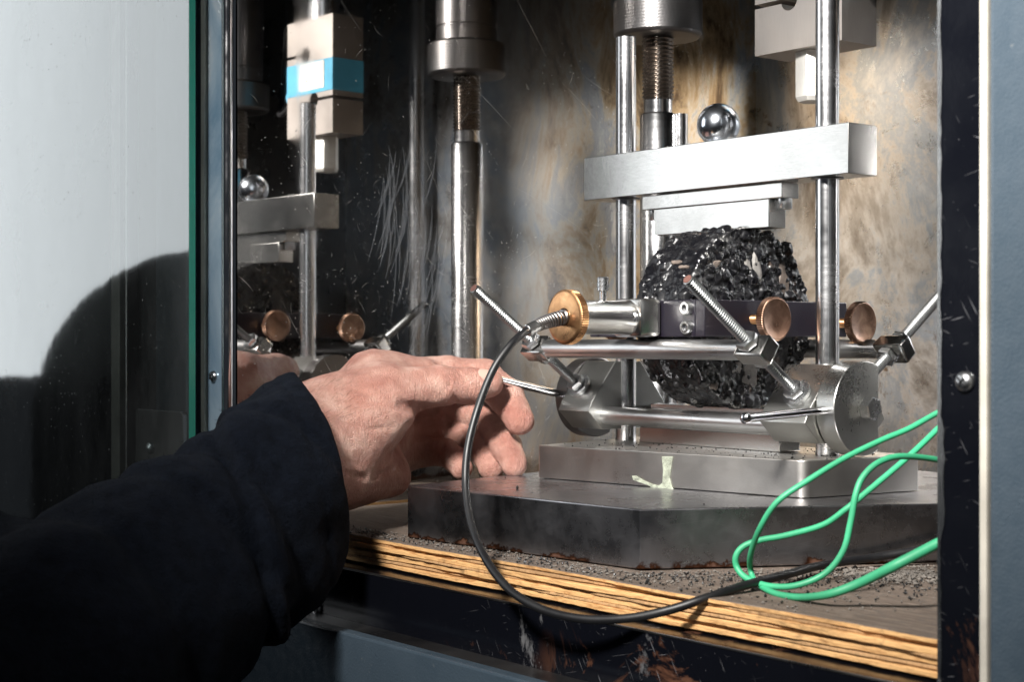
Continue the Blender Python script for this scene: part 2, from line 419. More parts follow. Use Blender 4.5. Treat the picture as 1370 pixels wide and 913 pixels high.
# ---------------------------------------------------------------- SDF meshing (surface nets)
def lattice(seed):
    return np.random.RandomState(seed).rand(32, 32, 32).astype(np.float32)*2-1
LAT = [lattice(i) for i in range(4)]
def vnoise(X, Y, Z, s, k=0):
    L = LAT[k]; out = 0
    x = X*s+7.3; y = Y*s+3.1; z = Z*s+11.7
    xi = np.floor(x).astype(int); yi = np.floor(y).astype(int); zi = np.floor(z).astype(int)
    fx = x-xi; fy = y-yi; fz = z-zi
    fx = fx*fx*(3-2*fx); fy = fy*fy*(3-2*fy); fz = fz*fz*(3-2*fz)
    for a in (0, 1):
        for b in (0, 1):
            for c in (0, 1):
                out = out + L[(xi+a) % 32, (yi+b) % 32, (zi+c) % 32]*(fx if a else 1-fx)*(fy if b else 1-fy)*(fz if c else 1-fz)
    return out
def grid(lo, hi, h):
    ax = [np.arange(lo[i], hi[i]+h, h, dtype=np.float32) for i in range(3)]
    return np.meshgrid(*ax, indexing='ij'), ax
def surfnet(D, ax, h):
    S = D < 0
    nx, ny, nz = D.shape
    cnt = np.zeros((nx-1, ny-1, nz-1), np.float32); px = np.zeros_like(cnt); py = np.zeros_like(cnt); pz = np.zeros_like(cnt)
    def crossing(a, b):
        m = (a < 0) != (b < 0)
        tt = np.where(m, a/np.where(m, a-b, 1), 0); return m, tt
    for j in (0, 1):
        for k in (0, 1):
            a = D[:-1, j:ny-1+j, k:nz-1+k]; b = D[1:, j:ny-1+j, k:nz-1+k]; m, tt = crossing(a, b)
            cnt += m; px += tt; py += m*j; pz += m*k
            a = D[j:nx-1+j, :-1, k:nz-1+k]; b = D[j:nx-1+j, 1:, k:nz-1+k]; m, tt = crossing(a, b)
            cnt += m; py += tt; px += m*j; pz += m*k
            a = D[j:nx-1+j, k:ny-1+k, :-1]; b = D[j:nx-1+j, k:ny-1+k, 1:]; m, tt = crossing(a, b)
            cnt += m; pz += tt; px += m*j; py += m*k
    act = cnt > 0
    idx = -np.ones(act.shape, np.int64); I, J, K = np.nonzero(act); idx[I, J, K] = np.arange(len(I))
    c = cnt[I, J, K]
    V = np.stack([ax[0][I]+px[I, J, K]/c*h, ax[1][J]+py[I, J, K]/c*h, ax[2][K]+pz[I, J, K]/c*h], 1)
    Q = []
    m = S[:-1, 1:-1, 1:-1] != S[1:, 1:-1, 1:-1]; i, j, k = np.nonzero(m); j = j+1; k = k+1
    q = np.stack([idx[i, j-1, k-1], idx[i, j, k-1], idx[i, j, k], idx[i, j-1, k]], 1); fl = S[i, j, k]; q[~fl] = q[~fl][:, ::-1]; Q.append(q)
    m = S[1:-1, :-1, 1:-1] != S[1:-1, 1:, 1:-1]; i, j, k = np.nonzero(m); i = i+1; k = k+1
    q = np.stack([idx[i-1, j, k-1], idx[i-1, j, k], idx[i, j, k], idx[i, j, k-1]], 1); fl = S[i, j, k]; q[~fl] = q[~fl][:, ::-1]; Q.append(q)
    m = S[1:-1, 1:-1, :-1] != S[1:-1, 1:-1, 1:]; i, j, k = np.nonzero(m); i = i+1; j = j+1
    q = np.stack([idx[i-1, j-1, k], idx[i, j-1, k], idx[i, j, k], idx[i-1, j, k]], 1); fl = S[i, j, k]; q[~fl] = q[~fl][:, ::-1]; Q.append(q)
    return V, np.concatenate(Q)
def sdf_obj(name, V, Q, mat, parent=None, relax=2):
    me = bpy.data.meshes.new(name)
    off = np.array(ROOT[parent.name]) if parent is not None else np.zeros(3)
    V = V.astype(np.float64)
    E = np.concatenate([Q[:, [0, 1]], Q[:, [1, 2]], Q[:, [2, 3]], Q[:, [3, 0]]])
    for _ in range(relax):
        acc = np.zeros_like(V); n = np.zeros(len(V))
        np.add.at(acc, E[:, 0], V[E[:, 1]]); np.add.at(n, E[:, 0], 1)
        np.add.at(acc, E[:, 1], V[E[:, 0]]); np.add.at(n, E[:, 1], 1)
        V = V*.4 + acc/np.maximum(n, 1)[:, None]*.6
    me.vertices.add(len(V)); me.vertices.foreach_set('co', (V-off).astype(np.float32).ravel())
    me.loops.add(Q.size); me.loops.foreach_set('vertex_index', Q.astype(np.int32).ravel())
    me.polygons.add(len(Q)); me.polygons.foreach_set('loop_start', np.arange(0, Q.size, 4, dtype=np.int32))
    me.polygons.foreach_set('use_smooth', np.ones(len(Q), bool))
    me.update(calc_edges=True); me.validate()
    bm = bmesh.new(); bm.from_mesh(me); bmesh.ops.recalc_face_normals(bm, faces=bm.faces[:]); bm.to_mesh(me); bm.free()
    me.materials.append(mat)
    o = bpy.data.objects.new(name, me); link(o)
    if parent is not None: o.parent = parent
    ROOT[o.name] = Vector(off)
    return o
def cone(G, a, b, ra, rb):
    a = np.array(a, np.float32); b = np.array(b, np.float32); d = b-a; L2 = float(d@d)
    X, Y, Z = G
    t = np.clip(((X-a[0])*d[0]+(Y-a[1])*d[1]+(Z-a[2])*d[2])/L2, 0, 1)
    return np.sqrt((X-a[0]-t*d[0])**2+(Y-a[1]-t*d[1])**2+(Z-a[2]-t*d[2])**2)-(ra+(rb-ra)*t)
def smin(a, b, k):
    h = np.clip(.5+.5*(b-a)/k, 0, 1); return b+(a-b)*h-k*h*(1-h)
def ssub(a, b, k):      # a minus b
    return -smin(-a, b, k)

# ================================================================= THE CABINET
def struct(mb, name, mat, **k):
    o = mb.build(name, mat, None, **k); o['kind'] = 'structure'; return o
FY = -0.160                      # front plane of the chamber
WD = 0.0279                      # the polished wall stands 1.6 degrees off square
def wx(y): return -0.2406-(y+.02)*WD
BY = 0.309                       # rear wall
ZT, ZB = 0.62, -0.02
mb = MB(); n = 60
vs = []; fs = []
for i in range(n+1):
    y = FY+(BY-FY)*i/n
    for z in (ZB, ZT): vs.append((wx(y), y, z))
for i in range(n): fs.append((2*i, 2*i+2, 2*i+3, 2*i+1))
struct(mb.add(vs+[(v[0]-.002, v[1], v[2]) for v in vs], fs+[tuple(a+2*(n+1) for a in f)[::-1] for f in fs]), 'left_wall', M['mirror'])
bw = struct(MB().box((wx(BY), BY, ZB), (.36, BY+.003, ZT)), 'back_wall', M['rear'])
sg = random.Random(44)
def scratch_mesh(place, name, parent, mat, items):
    mb = MB()
    for (a, b, ang, L, wd, cv) in items:
        n = 5 if L > .006 else 2; d = (math.cos(ang), math.sin(ang)); vs = []; fs = []
        for i in range(n+1):
            t_ = i/n-.5; u_ = a+d[0]*L*t_-d[1]*cv*L*(t_*t_*4-1); v_ = b+d[1]*L*t_+d[0]*cv*L*(t_*t_*4-1)
            ww = wd*(1-abs(t_)*1.6)*.5
            vs += [place(u_-d[1]*ww, v_+d[0]*ww), place(u_+d[1]*ww, v_-d[0]*ww)]
        for i in range(n): fs.append((2*i, 2*i+1, 2*i+3, 2*i+2))
        mb.add(vs, fs)
    o = mb.build(name, mat, parent); o['kind'] = 'stuff'; return o
t = NT('burnished_scratch'); t.set(Base_Color=(.80, .78, .75, 1), Metallic=.6, Roughness=.55)
t.set(Alpha=t.rng(t.noise(40, 2), .3, .7, .25, .8)); M['scratch'] = t.m
M['scratch_faint'] = NT('faint_scratch').set(Base_Color=(.7, .74, .8, 1), Metallic=.5, Roughness=.6, Alpha=.07).m
it = []
for i in range(330):
    y = sg.uniform(-.155, .30); z = sg.uniform(.0, .36)
    if sg.random() < .5: y = sg.gauss(-.05, .05); z = sg.gauss(.12, .05)
    if not (-.158 < y < .305 and z > 0): continue
    it.append((y, z, sg.choice([sg.gauss(2.2, .35), sg.gauss(.9, .35), sg.uniform(0, 3.14)]), abs(sg.gauss(0, .006))+.0015, sg.choice([.00007, .0001, .00018]), sg.uniform(-.15, .15)))
for i in range(26):
    it.append((sg.uniform(-.155, .25), sg.uniform(.03, .34), sg.gauss(2.3, .3), sg.uniform(.03, .09), .00012, sg.uniform(-.05, .05)))
for i in range(520):
    y = sg.gauss(-.03, .09); z = sg.gauss(.13, .07)
    if -.158 < y < .305 and z > 0: it.append((y, z, sg.uniform(0, 3), sg.uniform(.0004, .0012), sg.uniform(.0003, .0006), 0))
scratch_mesh(lambda a, b: (wx(a)+.00015, a, b), 'scratches', bpy.data.objects['left_wall'], M['scratch'], it)
it = []
for i in range(60):             # wiped swirl marks
    c0 = sg.choice([(-.03, .17), (-.045, .19), (-.02, .15)])
    it.append((c0[0]+sg.gauss(0, .010), c0[1]+sg.gauss(0, .022), sg.gauss(1.40, .12), sg.uniform(.02, .07), sg.uniform(.0008, .0026), sg.uniform(.03, .09)))
scratch_mesh(lambda a, b: (wx(a)+.0001, a, b), 'wipe_marks', bpy.data.objects['left_wall'], M['scratch_faint'], it)
it = []
for i in range(140):
    it.append((sg.uniform(-.24, -.02), sg.uniform(0, .36), sg.uniform(0, 3.14), abs(sg.gauss(0, .012))+.002, .00015, sg.uniform(-.2, .2)))
scratch_mesh(lambda a, b: (a, BY-.00015, b), 'scratches', bw, M['scratch_faint'], it)
struct(MB().box((.300, FY+.03, ZB), (.303, BY, ZT)), 'right_wall', M['inner'])
struct(MB().box((wx(FY), FY, ZT), (.303, BY, ZT+.003)), 'ceiling', M['inner'])
struct(MB().box((-.26, FY+.01, -.040), (.303, BY, -.024)), 'chamber_floor', M['black'])
struct(MB().box((-4, -4, -1.0), (4, 4, -.95)), 'room_floor', M['room'])

fr = thing('cabinet_frame', 'blue grey hammertone cabinet front with worn black steel opening edge', 'cabinet', (0, FY, -.05))
LX = wx(FY)-.001                 # inner left edge of the opening
RX = ony(1257, 400, FY-.004).x   # inner right edge of the opening
# left post: trim strip, gasket, hammertone jamb
xt = ony(281, 400, FY-.004).x
MB().box((xt, FY-.006, -.045), (LX-.004, FY-.001, .62)).build('trim_strip', M['trim'], fr, bevel=.001)
MB().cyl((LX-.002, FY-.005, -.045), (LX-.002, FY-.005, .62), .0035, 16).build('edge_bead', M['chrome'], fr)
MB().box((xt-.005, FY-.008, -.045), (xt-.0003, FY-.001, .62)).build('gasket', M['cream'], fr, bevel=.0008)
xj = ony(271, 400, FY-.004).x
MB().box((xj, FY-.004, -.045), (xt-.0055, FY+.002, .62)).build('gasket', M['black'], fr)
xk = ony(215, 400, FY-.01).x
MB().box((xk, FY-.014, -.6), (xj-.0005, FY+.01, .62)).build('door_jamb', M['hammer'], fr, bevel=.002)
x2 = ony(181, 400, FY-.004).x
MB().box((x2, FY-.002, -.6), (xk-.0005, FY+.01, .62)).build('door_channel', M['black'], fr)
x3 = ony(166, 400, FY-.01).x
MB().box((x3, FY-.010, -.6), (x2-.0005, FY+.01, .62)).build('door_channel', M['dark'], fr, bevel=.001)
x4 = ony(150, 400, FY-.012).x
MB().box((x4, FY-.013, -.6), (x3-.0005, FY+.01, .62)).build('door_channel', M['cream'], fr, bevel=.001)
MB().box((-1.3, FY+.004, -.6), (x4-.0005, FY+.01, .62)).build('inner_panel', M['enamel'], fr)
# right post
x5 = ony(1308, 400, FY-.010).x; x6 = ony(1320, 400, FY-.010).x
mb = MB(); nn = 90; rr = random.Random(3)
edge = []
for i in range(nn+1):            # the worn inner edge is slightly ragged
    z = -.045+.665*i/nn; edge.append((RX+rr.uniform(-.0002, .0003), z))
poly = [(x, FY-.004, z) for x, z in edge] + [(x5, FY-.004, .62), (x5, FY-.004, -.045)]
post = mb.prism([Vector(p) for p in poly], (0, .026, 0)).build('opening_edge', M['enamel'], fr, bevel=.0006)
eb = MB(); rr2 = random.Random(8); ev = []
for i in range(141):
    z = -.044+.66*i/140; q = .0009+rr2.uniform(-.0003, .0005)+(.0012 if .04 < z < .075 else 0)
    ev += [(RX-.0005, FY-.0046, z), (RX+q, FY-.0046, z), (RX+q, FY-.0038, z), (RX-.0005, FY+.012, z)]
eb.add(ev, [(4*i+j, 4*i+(j+1) % 4, 4*i+4+(j+1) % 4, 4*i+4+j) for i in range(140) for j in range(4)]+[(0, 1, 2, 3), (560, 561, 562, 563)])
eb.build('bare_edge', M['bar'], fr)
MB().box((x5+.0003, FY-.010, -.6), (x6, FY, .62)).build('gasket', M['cream'], fr, bevel=.001)
MB().box((ony(1322, 400, FY-.013).x, FY-.013, -.6), (.50, FY+.02, .62)).build('front_panel', M['hammer'], fr, bevel=.002)
MB().box((-.60, FY-.012, .478), (.50, FY+.004, .66)).build('shade_lintel', M['hammer'], fr, bevel=.002)  # unseen top piece, added to shade the upper rear wall from the flash
# sill and lower panel
SZ = -.0150
mb = MB(); mb.box((-.245, -.172, -.0445), (x5, -.168, SZ)); 
mb.box((-.245, -.1678, SZ-.004), (x5, -.120, SZ-.0004))
mb.build('sill', M['enamel'], fr, bevel=.0006)
MB().box((-.16, -.1724, SZ-.0008), (x5-.001, -.1716, SZ+.0002)).build('worn_edge', M['dark'], fr, bevel=.0002)
MB().box((-.42, -.196, -.30), (.42, -.188, -.041)).build('lower_panel', M['hammer'], fr, bevel=.0012)
MB().box((-.42, -.1878, -.044), (x5, -.1722, -.0422)).build('ledge', M['dark'], fr)
def screw(c, ax, r=.0042, par=fr, m='zinc', flip=False):
    c = Vector(c); ax = Vector(ax)
    s_ = MB().lathe(c, ax, [(0, r), (.0008, r), (.0018, r*.85), (.0026, r*.5), (.0028, r*.12)], 20).build('screw', M[m], par)
    mb = MB(); e = ax.orthogonal().normalized(); g = ax.cross(e)
    for d, q in ((e, g), (g, e)):
        a = c+ax*.0026
        mb.prism([a-d*r*.55-q*r*.1, a+d*r*.55-q*r*.1, a+d*r*.55+q*r*.1, a-d*r*.55+q*r*.1], ax*.0004)
    mb.build('cross_recess', M['black'], s_)
screw(ony(1292, 511, FY-.004), (0, -1, 0), .0036)
screw(ony(287, 504, FY-.006), (0, -1, 0), .0036)
screw(ony(425, 815, -.172), (0, -1, 0), .0036)

# bracket at the door
c = ony(213, 592, FY-.017)
bk = thing('door_bracket', 'small grey metal bracket plate on the cabinet jamb above the sleeve', 'bracket', c)
MB().prism([Vector((c.x+a, FY-.0175, c.z+b)) for a, b in rrect(0, 0, .033, .020, .003, 4)], (0, .003, 0)).build('plate', M['dark'], bk, bevel=.0005)
MB().lathe(c+Vector((-.010, -.0005, -.004)), (0, -1, 0), [(0, .004), (.002, .0035), (.003, .001)], 16).build('screw', M['zinc'], bk)

# glass door pane
GY = -.186
gx = ony(253, 400, GY).x
gl = MB().add([(-1.15, GY, -.5), (gx-.0004, GY, -.5), (gx-.0004, GY, .66), (-1.15, GY, .66)], [(0, 1, 2, 3)]).build('glass_pane', M['glass'], None)
ge = MB().box((gx-.0006, GY+.0001, -.5), (gx, GY+.0042, .66)).build('glass_edge', M['glassedge'], gl, bevel=.0001)
tag(gl, 'clear glass door pane with green edge left of the opening, reflecting white', 'glass pane')

# ================================================================= PLYWOOD
pl = thing('plywood_board', 'scorched plywood board with exposed layered edge under the steel plates', 'board', (0, 0, -.014))
NP = 7; tks = [1.25, .8, 1.3, .75, 1.25, .8, 1.1]; tks = [q*.0145/sum(tks) for q in tks]
rp = random.Random(5)
for k in range(NP):
    z0 = -.0145+sum(tks[:k]); th = tks[k]
    n = 110; off = rp.uniform(-.0005, .0006)
    x0, x1 = -.233, .299
    fr_e = []
    for i in range(n+1):
        x = x0+(x1-x0)*i/n
        y = -.158+off+(.0007 if k % 2 else 0)+.0008*math.sin(x*41+k*2)+rp.uniform(-.0004, .0004)
        y += (.0016 if k == NP-1 else 0)*max(0, math.sin(x*17+1))
        fr_e.append((x, y, i))
    mb = MB(); vs = []
    jz = [rp.uniform(-.00010, .00010) for _ in range(n+1)]
    for x, y, i in fr_e:
        wv = .00025*math.sin(x*23+k)
        a = z0+.00014+jz[i]+wv*(k > 0); b = z0+th-.00010+(wv if k < NP-1 else 0)+jz[(i*7) % (n+1)]*(k < NP-1)
        vs += [(x, y+.0003, a), (x, y, a+.0003), (x, y, b-.0003), (x, y+.0003, b), (x, BY-.001, b), (x, BY-.001, a)]
    fs = []
    for i in range(n):
        for j in range(6):
            fs.append((i*6+j, i*6+(j+1) % 6, (i+1)*6+(j+1) % 6, (i+1)*6+j))
    fs += [tuple(range(6))[::-1], tuple(range(n*6, n*6+6))]
    mb.add(vs, fs)
    o = mb.build('veneer_ply', M['plytop'] if False else (M['ply1'] if k % 2 == 0 else M['ply2']), pl)
    if k == NP-1:
        o.data.materials.append(M['plytop'])
        for p in o.data.polygons:
            if p.normal.z > .7: p.material_index = 1

# ================================================================= PLATES
bigz = .028
A_ = onz(545, 650, bigz); B_ = onz(856, 682, bigz); C_ = onz(1262, 674, bigz)
poly = [(A_.x, A_.y), (B_.x, B_.y), (C_.x, C_.y), (C_.x+.002, .14), (-.10, .15), (-.125, .06)]
plate = MB().prism([Vector((x, y, .0006)) for x, y in poly], (0, 0, bigz-.0006)).build('steel_plate', M['plate'], None, bevel=.0007)
tag(plate, 'thick dark steel plate with cut corner lying on the plywood board', 'steel plate')

jig = thing('loading_jig', 'bright steel test jig with two guide rods and round base on dark plate', 'test jig', (0, 0, bigz))
bz0, bz1 = bigz+.0004, .0465
A_ = onz(720, 596, bz1); B_ = onz(1076, 617, bz1); C_ = onz(1230, 609, bz1); D_ = (-.094, .045)
cor = [(A_.x, A_.y), (B_.x, B_.y), (C_.x, C_.y), D_]
def roundpoly(cor, rad, n=6):
    out = []; m = len(cor)
    for i in range(m):
        p = Vector((*cor[i], 0)); a = (Vector((*cor[i-1], 0))-p).normalized(); b = (Vector((*cor[(i+1) % m], 0))-p).normalized()
        r = rad[i]
        ang = a.angle(b)/2; d = r/math.tan(ang)
        q0 = p+a*d; q1 = p+b*d; c = p+(a+b).normalized()*(r/math.sin(ang))
        a0 = math.atan2(*(q0-c).yx); a1 = math.atan2(*(q1-c).yx)
        da = (a1-a0+math.pi) % (2*math.pi)-math.pi
        for k in range(n+1): out.append((c.x+r*math.cos(a0+da*k/n), c.y+r*math.sin(a0+da*k/n)))
    return out
rp_ = roundpoly(cor, [.0015, .006, .0015, .004])
base = MB().prism([Vector((x, y, bz0)) for x, y in rp_], (0, 0, bz1-bz0)).build('base_plate', M['base'], jig, bevel=.0004)
# dried paint drip on the base plate's front face
def onbase(px, py):
    n_ = (Vector((B_.x-A_.x, B_.y-A_.y, 0))).normalized(); n_ = Vector((n_.y, -n_.x, 0))
    r = ray(px, py); k = (Vector((A_.x, A_.y, 0))-CAM).dot(n_)/r.dot(n_); return CAM+r*k, n_
drip = [(886, 611), (901, 611), (899, 626), (897, 640), (900, 652), (903, 656), (885, 657), (876, 655), (868, 650), (857, 646), (848, 643), (846, 637), (852, 637), (862, 643), (874, 648), (882, 650), (887, 646), (888, 630)]
P0 = [onbase(*p) for p in drip]
MB().prism([p+n_*.0001 for p, n_ in P0], P0[0][1]*.0007).build('paint_drip', M['drip'], base, bevel=.0003)

GL, GR, GYc = -.072, .078, .004
for gx_ in (GL, GR):
    MB().cyl((gx_, GYc, bz1-.001), (gx_, GYc, .282), .0060, 40, .0008).build('guide_rod', M['rodsteel'], jig)
# lower loading strip
mb = MB(); mb.box((-.052, -.004, bz1+.0003), (.053, .012, .0555)); lf = mb.build('lower_strip', M['bar'], jig, bevel=.0004)
MB().box((-.043, -.004, .0556), (.044, .012, .0690)).build('strip_rail', M['bar'], lf, bevel=.0004)
for sx in (-1, 1):
    MB().lathe((.0005+sx*.0485, .004, .0556), (0, 0, 1), [(0, .0036), (.0036, .0036), (.004, .0032)], 20).build('cap_screw', M['collar'], lf)

# side blocks with slanted facets
def block(x0, x1):
    prof = [(0, .0925), (-.006, .0925), (-.024, .070), (-.027, .064), (-.016, .0535), (.024, .0535), (.035, .064), (.032, .070), (.014, .0925)]
    return MB().prism([Vector((x0, y, z)) for y, z in prof[::-1]], (x1-x0, 0, 0)).build('side_block', M['disc'], jig, bevel=.0004)
bl = block(-.0965, -.0700); br_ = block(.0600, .0898)
UD = Vector((0, -.813, .582)); 
def trod(x, sy, L0, L1):
    d = Vector((0, sy*.813, .582)); st = Vector((x, GYc+sy*.0205, .0765))
    r_ = MB().thread(st-d*.004, st+d*L1, .0030, .0015, .00085, 24).build('threaded_rod', M['zthread'], jig)
    MB().lathe(st+d*(L1-.0001), d, [(0, .0023), (.0003, .0022)], 20).build('rod_end', M['rust_tip'], r_)
    for s_, h in ((.0066, .0035),):
        MB().hexnut(st+d*s_, d, .0056, .0040).build('nut', M['zinc'], r_)
    MB().lathe(st+d*.0022, d, [(0, .0075), (.0020, .0075)], 28).build('washer', M['zinc'], r_)
    return st, d
for x in (-.087, .078):
    for sy in (-1, 1):
        st, d = trod(x, sy, 0, .098)
        c = st+d*.0405
        MB().hexnut(c+d*.0075, d, .0058, .0042).build('nut', M['zinc'], jig)
        MB().hexnut(c-d*.0070, d, .0056, .0036).build('nut', M['zinc'], jig)
for sy in (-1, 1):
    d = Vector((0, sy*.813, .582)); c = Vector((0, GYc+sy*.0205, .0765))+d*.0405
    cb = MB().cyl((-.079, c.y, c.z), (.0705, c.y, c.z), .0052, 36).build('cross_bar', M['barh'], jig)
    e = Vector((1, 0, 0)); g = d.cross(e)
    for xc in (-.087, .0785):
        q = Vector((xc, c.y, c.z)); hx, hy, hz = .0092, .0062, .0047
        MB().prism([q+e*(a*hx)+g*(b*hy)-d*hz for a, b in ((-1, -1), (1, -1), (1, 1), (-1, 1))], d*(2*hz)).build('bar_end', M['bar'], cb, bevel=.0012)
    MB().cyl((-.0705, GYc+sy*.017, .0615), (.0605, GYc+sy*.017, .0615), .0052, 36).build('cross_bar', M['barh'], jig)
# cam discs and levers
for (x0, x1, m) in ((.0903, .102, 'disc'), (-.1080, -.0970, 'dark')):
    pts = []
    R_ = .0236; flat = .0108
    for k in range(72):
        a = 2*math.pi*k/72; y = R_*math.cos(a); z = R_*math.sin(a)
        pts.append((min(y, flat), z))
    mb = MB().prism([Vector((x0, GYc+y, .0709+z)) for y, z in pts], (x1-x0, 0, 0))
    dk = mb.build('cam_disc', M[m], jig, bevel=.0006)
    sgn = 1 if x1 > 0 else -1; xo = x1 if x1 > 0 else x0
    MB().lathe((xo, GYc, .0709), (sgn, 0, 0), [(0, .0052), (.001, .0052)], 6).build('washer', M['disc'], dk)
    MB().lathe((xo+sgn*.001, GYc, .0709), (sgn, 0, 0), [(0, .0062), (.0045, .0062), (.0052, .0055)], 6).build('hex_bolt', M['zinc'], dk)
    xm = (x0+x1)/2
    if x1 > 0:
        p, q = Vector((xm, GYc-.021, .0705)), Vector((xm, -.076, .0683))
    else:
        p, q = Vector((xm, -.012, .0712)), Vector((xm, -.080, .0850))
    r_ = .0022 if x1 > 0 else .0024
    L = (q-p).length
    MB().lathe(p, q-p, [(0, r_*.9), (L-.002, r_), (L-.0005, r_*1.25), (L+.0012, r_*1.15), (L+.0022, r_*.6), (L+.0025, r_*.1)], 24).build('lever', M['chrome'], dk)
    if x1 > 0: MB().lathe(p+Vector((0, .001, 0)), (0, -1, 0), [(0, .0036), (.0028, .0036), (.0030, .003)], 24).build('lever_collar', M['thread'], dk)

# ================================================================= CROSSHEAD
ch = thing('crosshead_bar', 'heavy rectangular steel crosshead bar sliding on the two guide rods', 'crosshead', (0, 0, .187))
MB().box((-.0965, -.0071, .1872), (.1007, .0150, .2125)).build('bar', M['bar'], ch, bevel=.0004)
sp_ = MB().box((-.052, -.0020, .1790), (.053, .0110, .1869)).build('upper_strip', M['bar'], ch, bevel=.0004)
MB().box((-.0425, -.0020, .1640), (.044, .0110, .1789)).build('strip_rail', M['bar'], sp_, bevel=.0004)
for sx in (-1, 1):
    MB().lathe((.0008+sx*.0484, .0045, .1789), (0, 0, -1), [(0, .0038), (.0050, .0038), (.0056, .0033)], 24).build('cap_screw', M['zinc'], sp_)
for gx_ in (GL, GR):
    MB().lathe((gx_, GYc, .1871), (0, 0, -1), [(0, .0082), (.0004, .0082)], 30).build('bushing', M['dark'], ch)
bm_ = MB(); ns = 48
bm_.lathe((.002, .004, .2225-.0118), (0, 0, 1), [(.0118*(1-math.cos(math.pi*i/24)), max(.0001, .0118*math.sin(math.pi*i/24))) for i in range(25)], ns)
tag(bm_.build('steel_ball', M['ball'], None, auto=80), 'polished steel ball sitting on top of the crosshead bar', 'ball')

# ================================================================= LOAD FRAME
def column(x, y, label):
    c = thing('load_column', label, 'column', (x, y, 0), 'threaded columns of the load frame')
    MB().lathe((x, y, .0), (0, 0, 1), [(0, .0118), (.252, .0118), (.2536, .0105)], 40).build('sleeve_tube', M['rodsteel'], c)
    MB().lathe((x, y, .2536), (0, 0, 1), [(0, .0094), (.0090, .0094)], 36).build('neck', M['rodsteel'], c)
    MB().thread((x, y, .2620), (x, y, .3045), .0106, .0026, .0014, 40).build('screw_thread', M['thread'], c)
    def kn(t, r, th):
        if t < .002 or t > .0235: return r
        u = th*70/(2*math.pi); v = t/.00055/3
        return r + .00035*max(abs(math.sin(math.pi*(u+v))), abs(math.sin(math.pi*(u-v))))
    MB().lathe((x, y, .3030), (0, 0, 1), [(0, .0255), (.0004, .0275), (.0022, .0288)]+[(.0022+.0212*i/36, .0288) for i in range(1, 37)]+[(.0252, .0275), (.0255, .026)], 280, kn).build('knurled_collar', M['collar'], c, auto=60)
    MB().lathe((x, y, .3287), (0, 0, 1), [(0, .0230), (.010, .0230), (.0105, .0224), (.0117, .0224), (.0122, .0232), (.25, .0232)], 48).build('upper_cylinder', M['dark'], c)
    MB().cyl((x+.0105, y+.010, 0), (x+.0105, y+.010, .2530), .0050, 24).build('side_rod', M['rodsteel'], c)
column(-.1436, .0991, 'polished threaded column with knurled dark collar behind the left guide rod')
column(.1320, .0686, 'threaded load column at the right, mostly hidden behind the opening edge')

lx, ly = 0.0075, .0766
lc = thing('load_cell', 'grey steel load cell block with keyhole slot hanging above the ball', 'load cell', (lx, ly, .270))
fx0, fx1, fy0, fy1 = -.0235, .0405, .0610, .0910
zc = [.2985, .3365]; zb, zt = .270, .365; hr = .0060; sl = .0013
def keyhole(xc, z, side):
    pts = []
    a0 = math.asin(sl/hr)
    for k in range(25):
        a = a0+(2*math.pi-2*a0)*k/24
        pts.append((xc+side*hr*math.cos(a), z+hr*math.sin(a)))
    return pts
xc = .5*(fx0+fx1)
kl = keyhole(xc-.006, zc[0], -1)      # opens to the left
kr = keyhole(xc+.006, zc[1], 1)       # opens to the right
poly = [(fx0, zb), (fx1, zb), (fx1, zc[1]-sl)] + kr[::-1] + [(fx1, zc[1]+sl), (fx1, zt), (fx0, zt), (fx0, zc[0]+sl)] + kl + [(fx0, zc[0]-sl)]
MB().prism([Vector((x, fy0, z)) for x, z in poly][::-1], (0, fy1-fy0, 0)).build('cell_body', M['cell'], lc)
hx = [(math.radians(a), r) for a in (-150, -90+0, -30, 30, 90, 150) for r in (1,)]
hz = [(.2699, 1.0), (.2440, 1.0), (.2412, .86)]
sx0, sy0 = lx-.0005, ly
vs = [Vector((sx0+.0102*k*math.cos(a+math.radians(18)), sy0+.0102*k*math.sin(a+math.radians(18)), z)) for z, k in hz for a, _ in hx]
mb = MB().add(vs, [(i_, (i_+1) % 6, 6+(i_+1) % 6, 6+i_) for i_ in range(6)]+[(6+i_, 6+(i_+1) % 6, 12+(i_+1) % 6, 12+i_) for i_ in range(6)]+[tuple(range(6)), tuple(range(12, 18))[::-1]])
mb.build('hex_stud', M['studsteel'], lc, bevel=.0004)
tz0, tz1 = .3040, .3300
tp = MB().box((fx0-.0004, fy0-.0004, tz0), (fx1+.0004, fy1+.0004, tz1)).build('tape_band', M['tape'], lc, bevel=.0003)
MB().box((fx0+.011, fy0-.0008, tz0+.003), (fx1-.018, fy0-.0005, tz1-.001)).build('paper_label', M['label'], tp)
MB().lathe((fx1+.0005, ly, .3100), (.9, 0, -.35), [(0, .005), (.004, .0075), (.013, .0085), (.015, .007)], 20).build('tape_flap', M['tape'], lc)
MB().cyl((lx+.003, ly, .3652), (lx+.003, ly, .60), .0125, 36).build('spindle', M['rodsteel'], lc)
MB().tube(spline([(fx1+.012, ly, .305), (fx1+.05, ly+.01, .298), (fx1+.09, ly+.04, .33), (fx1+.11, ly+.06, .45)]), .0022).build('cell_cable', M['rubber'], lc)

# conduit in the rear right corner, seen in the polished wall
cond = MB()
cond.cyl((.160, .292, 0), (.160, .292, .55), .0085, 24); 
tag(cond.build('corner_conduit', M['rodsteel'], None), 'thin upright metal tube in the rear corner, seen mirrored in the polished wall', 'conduit')

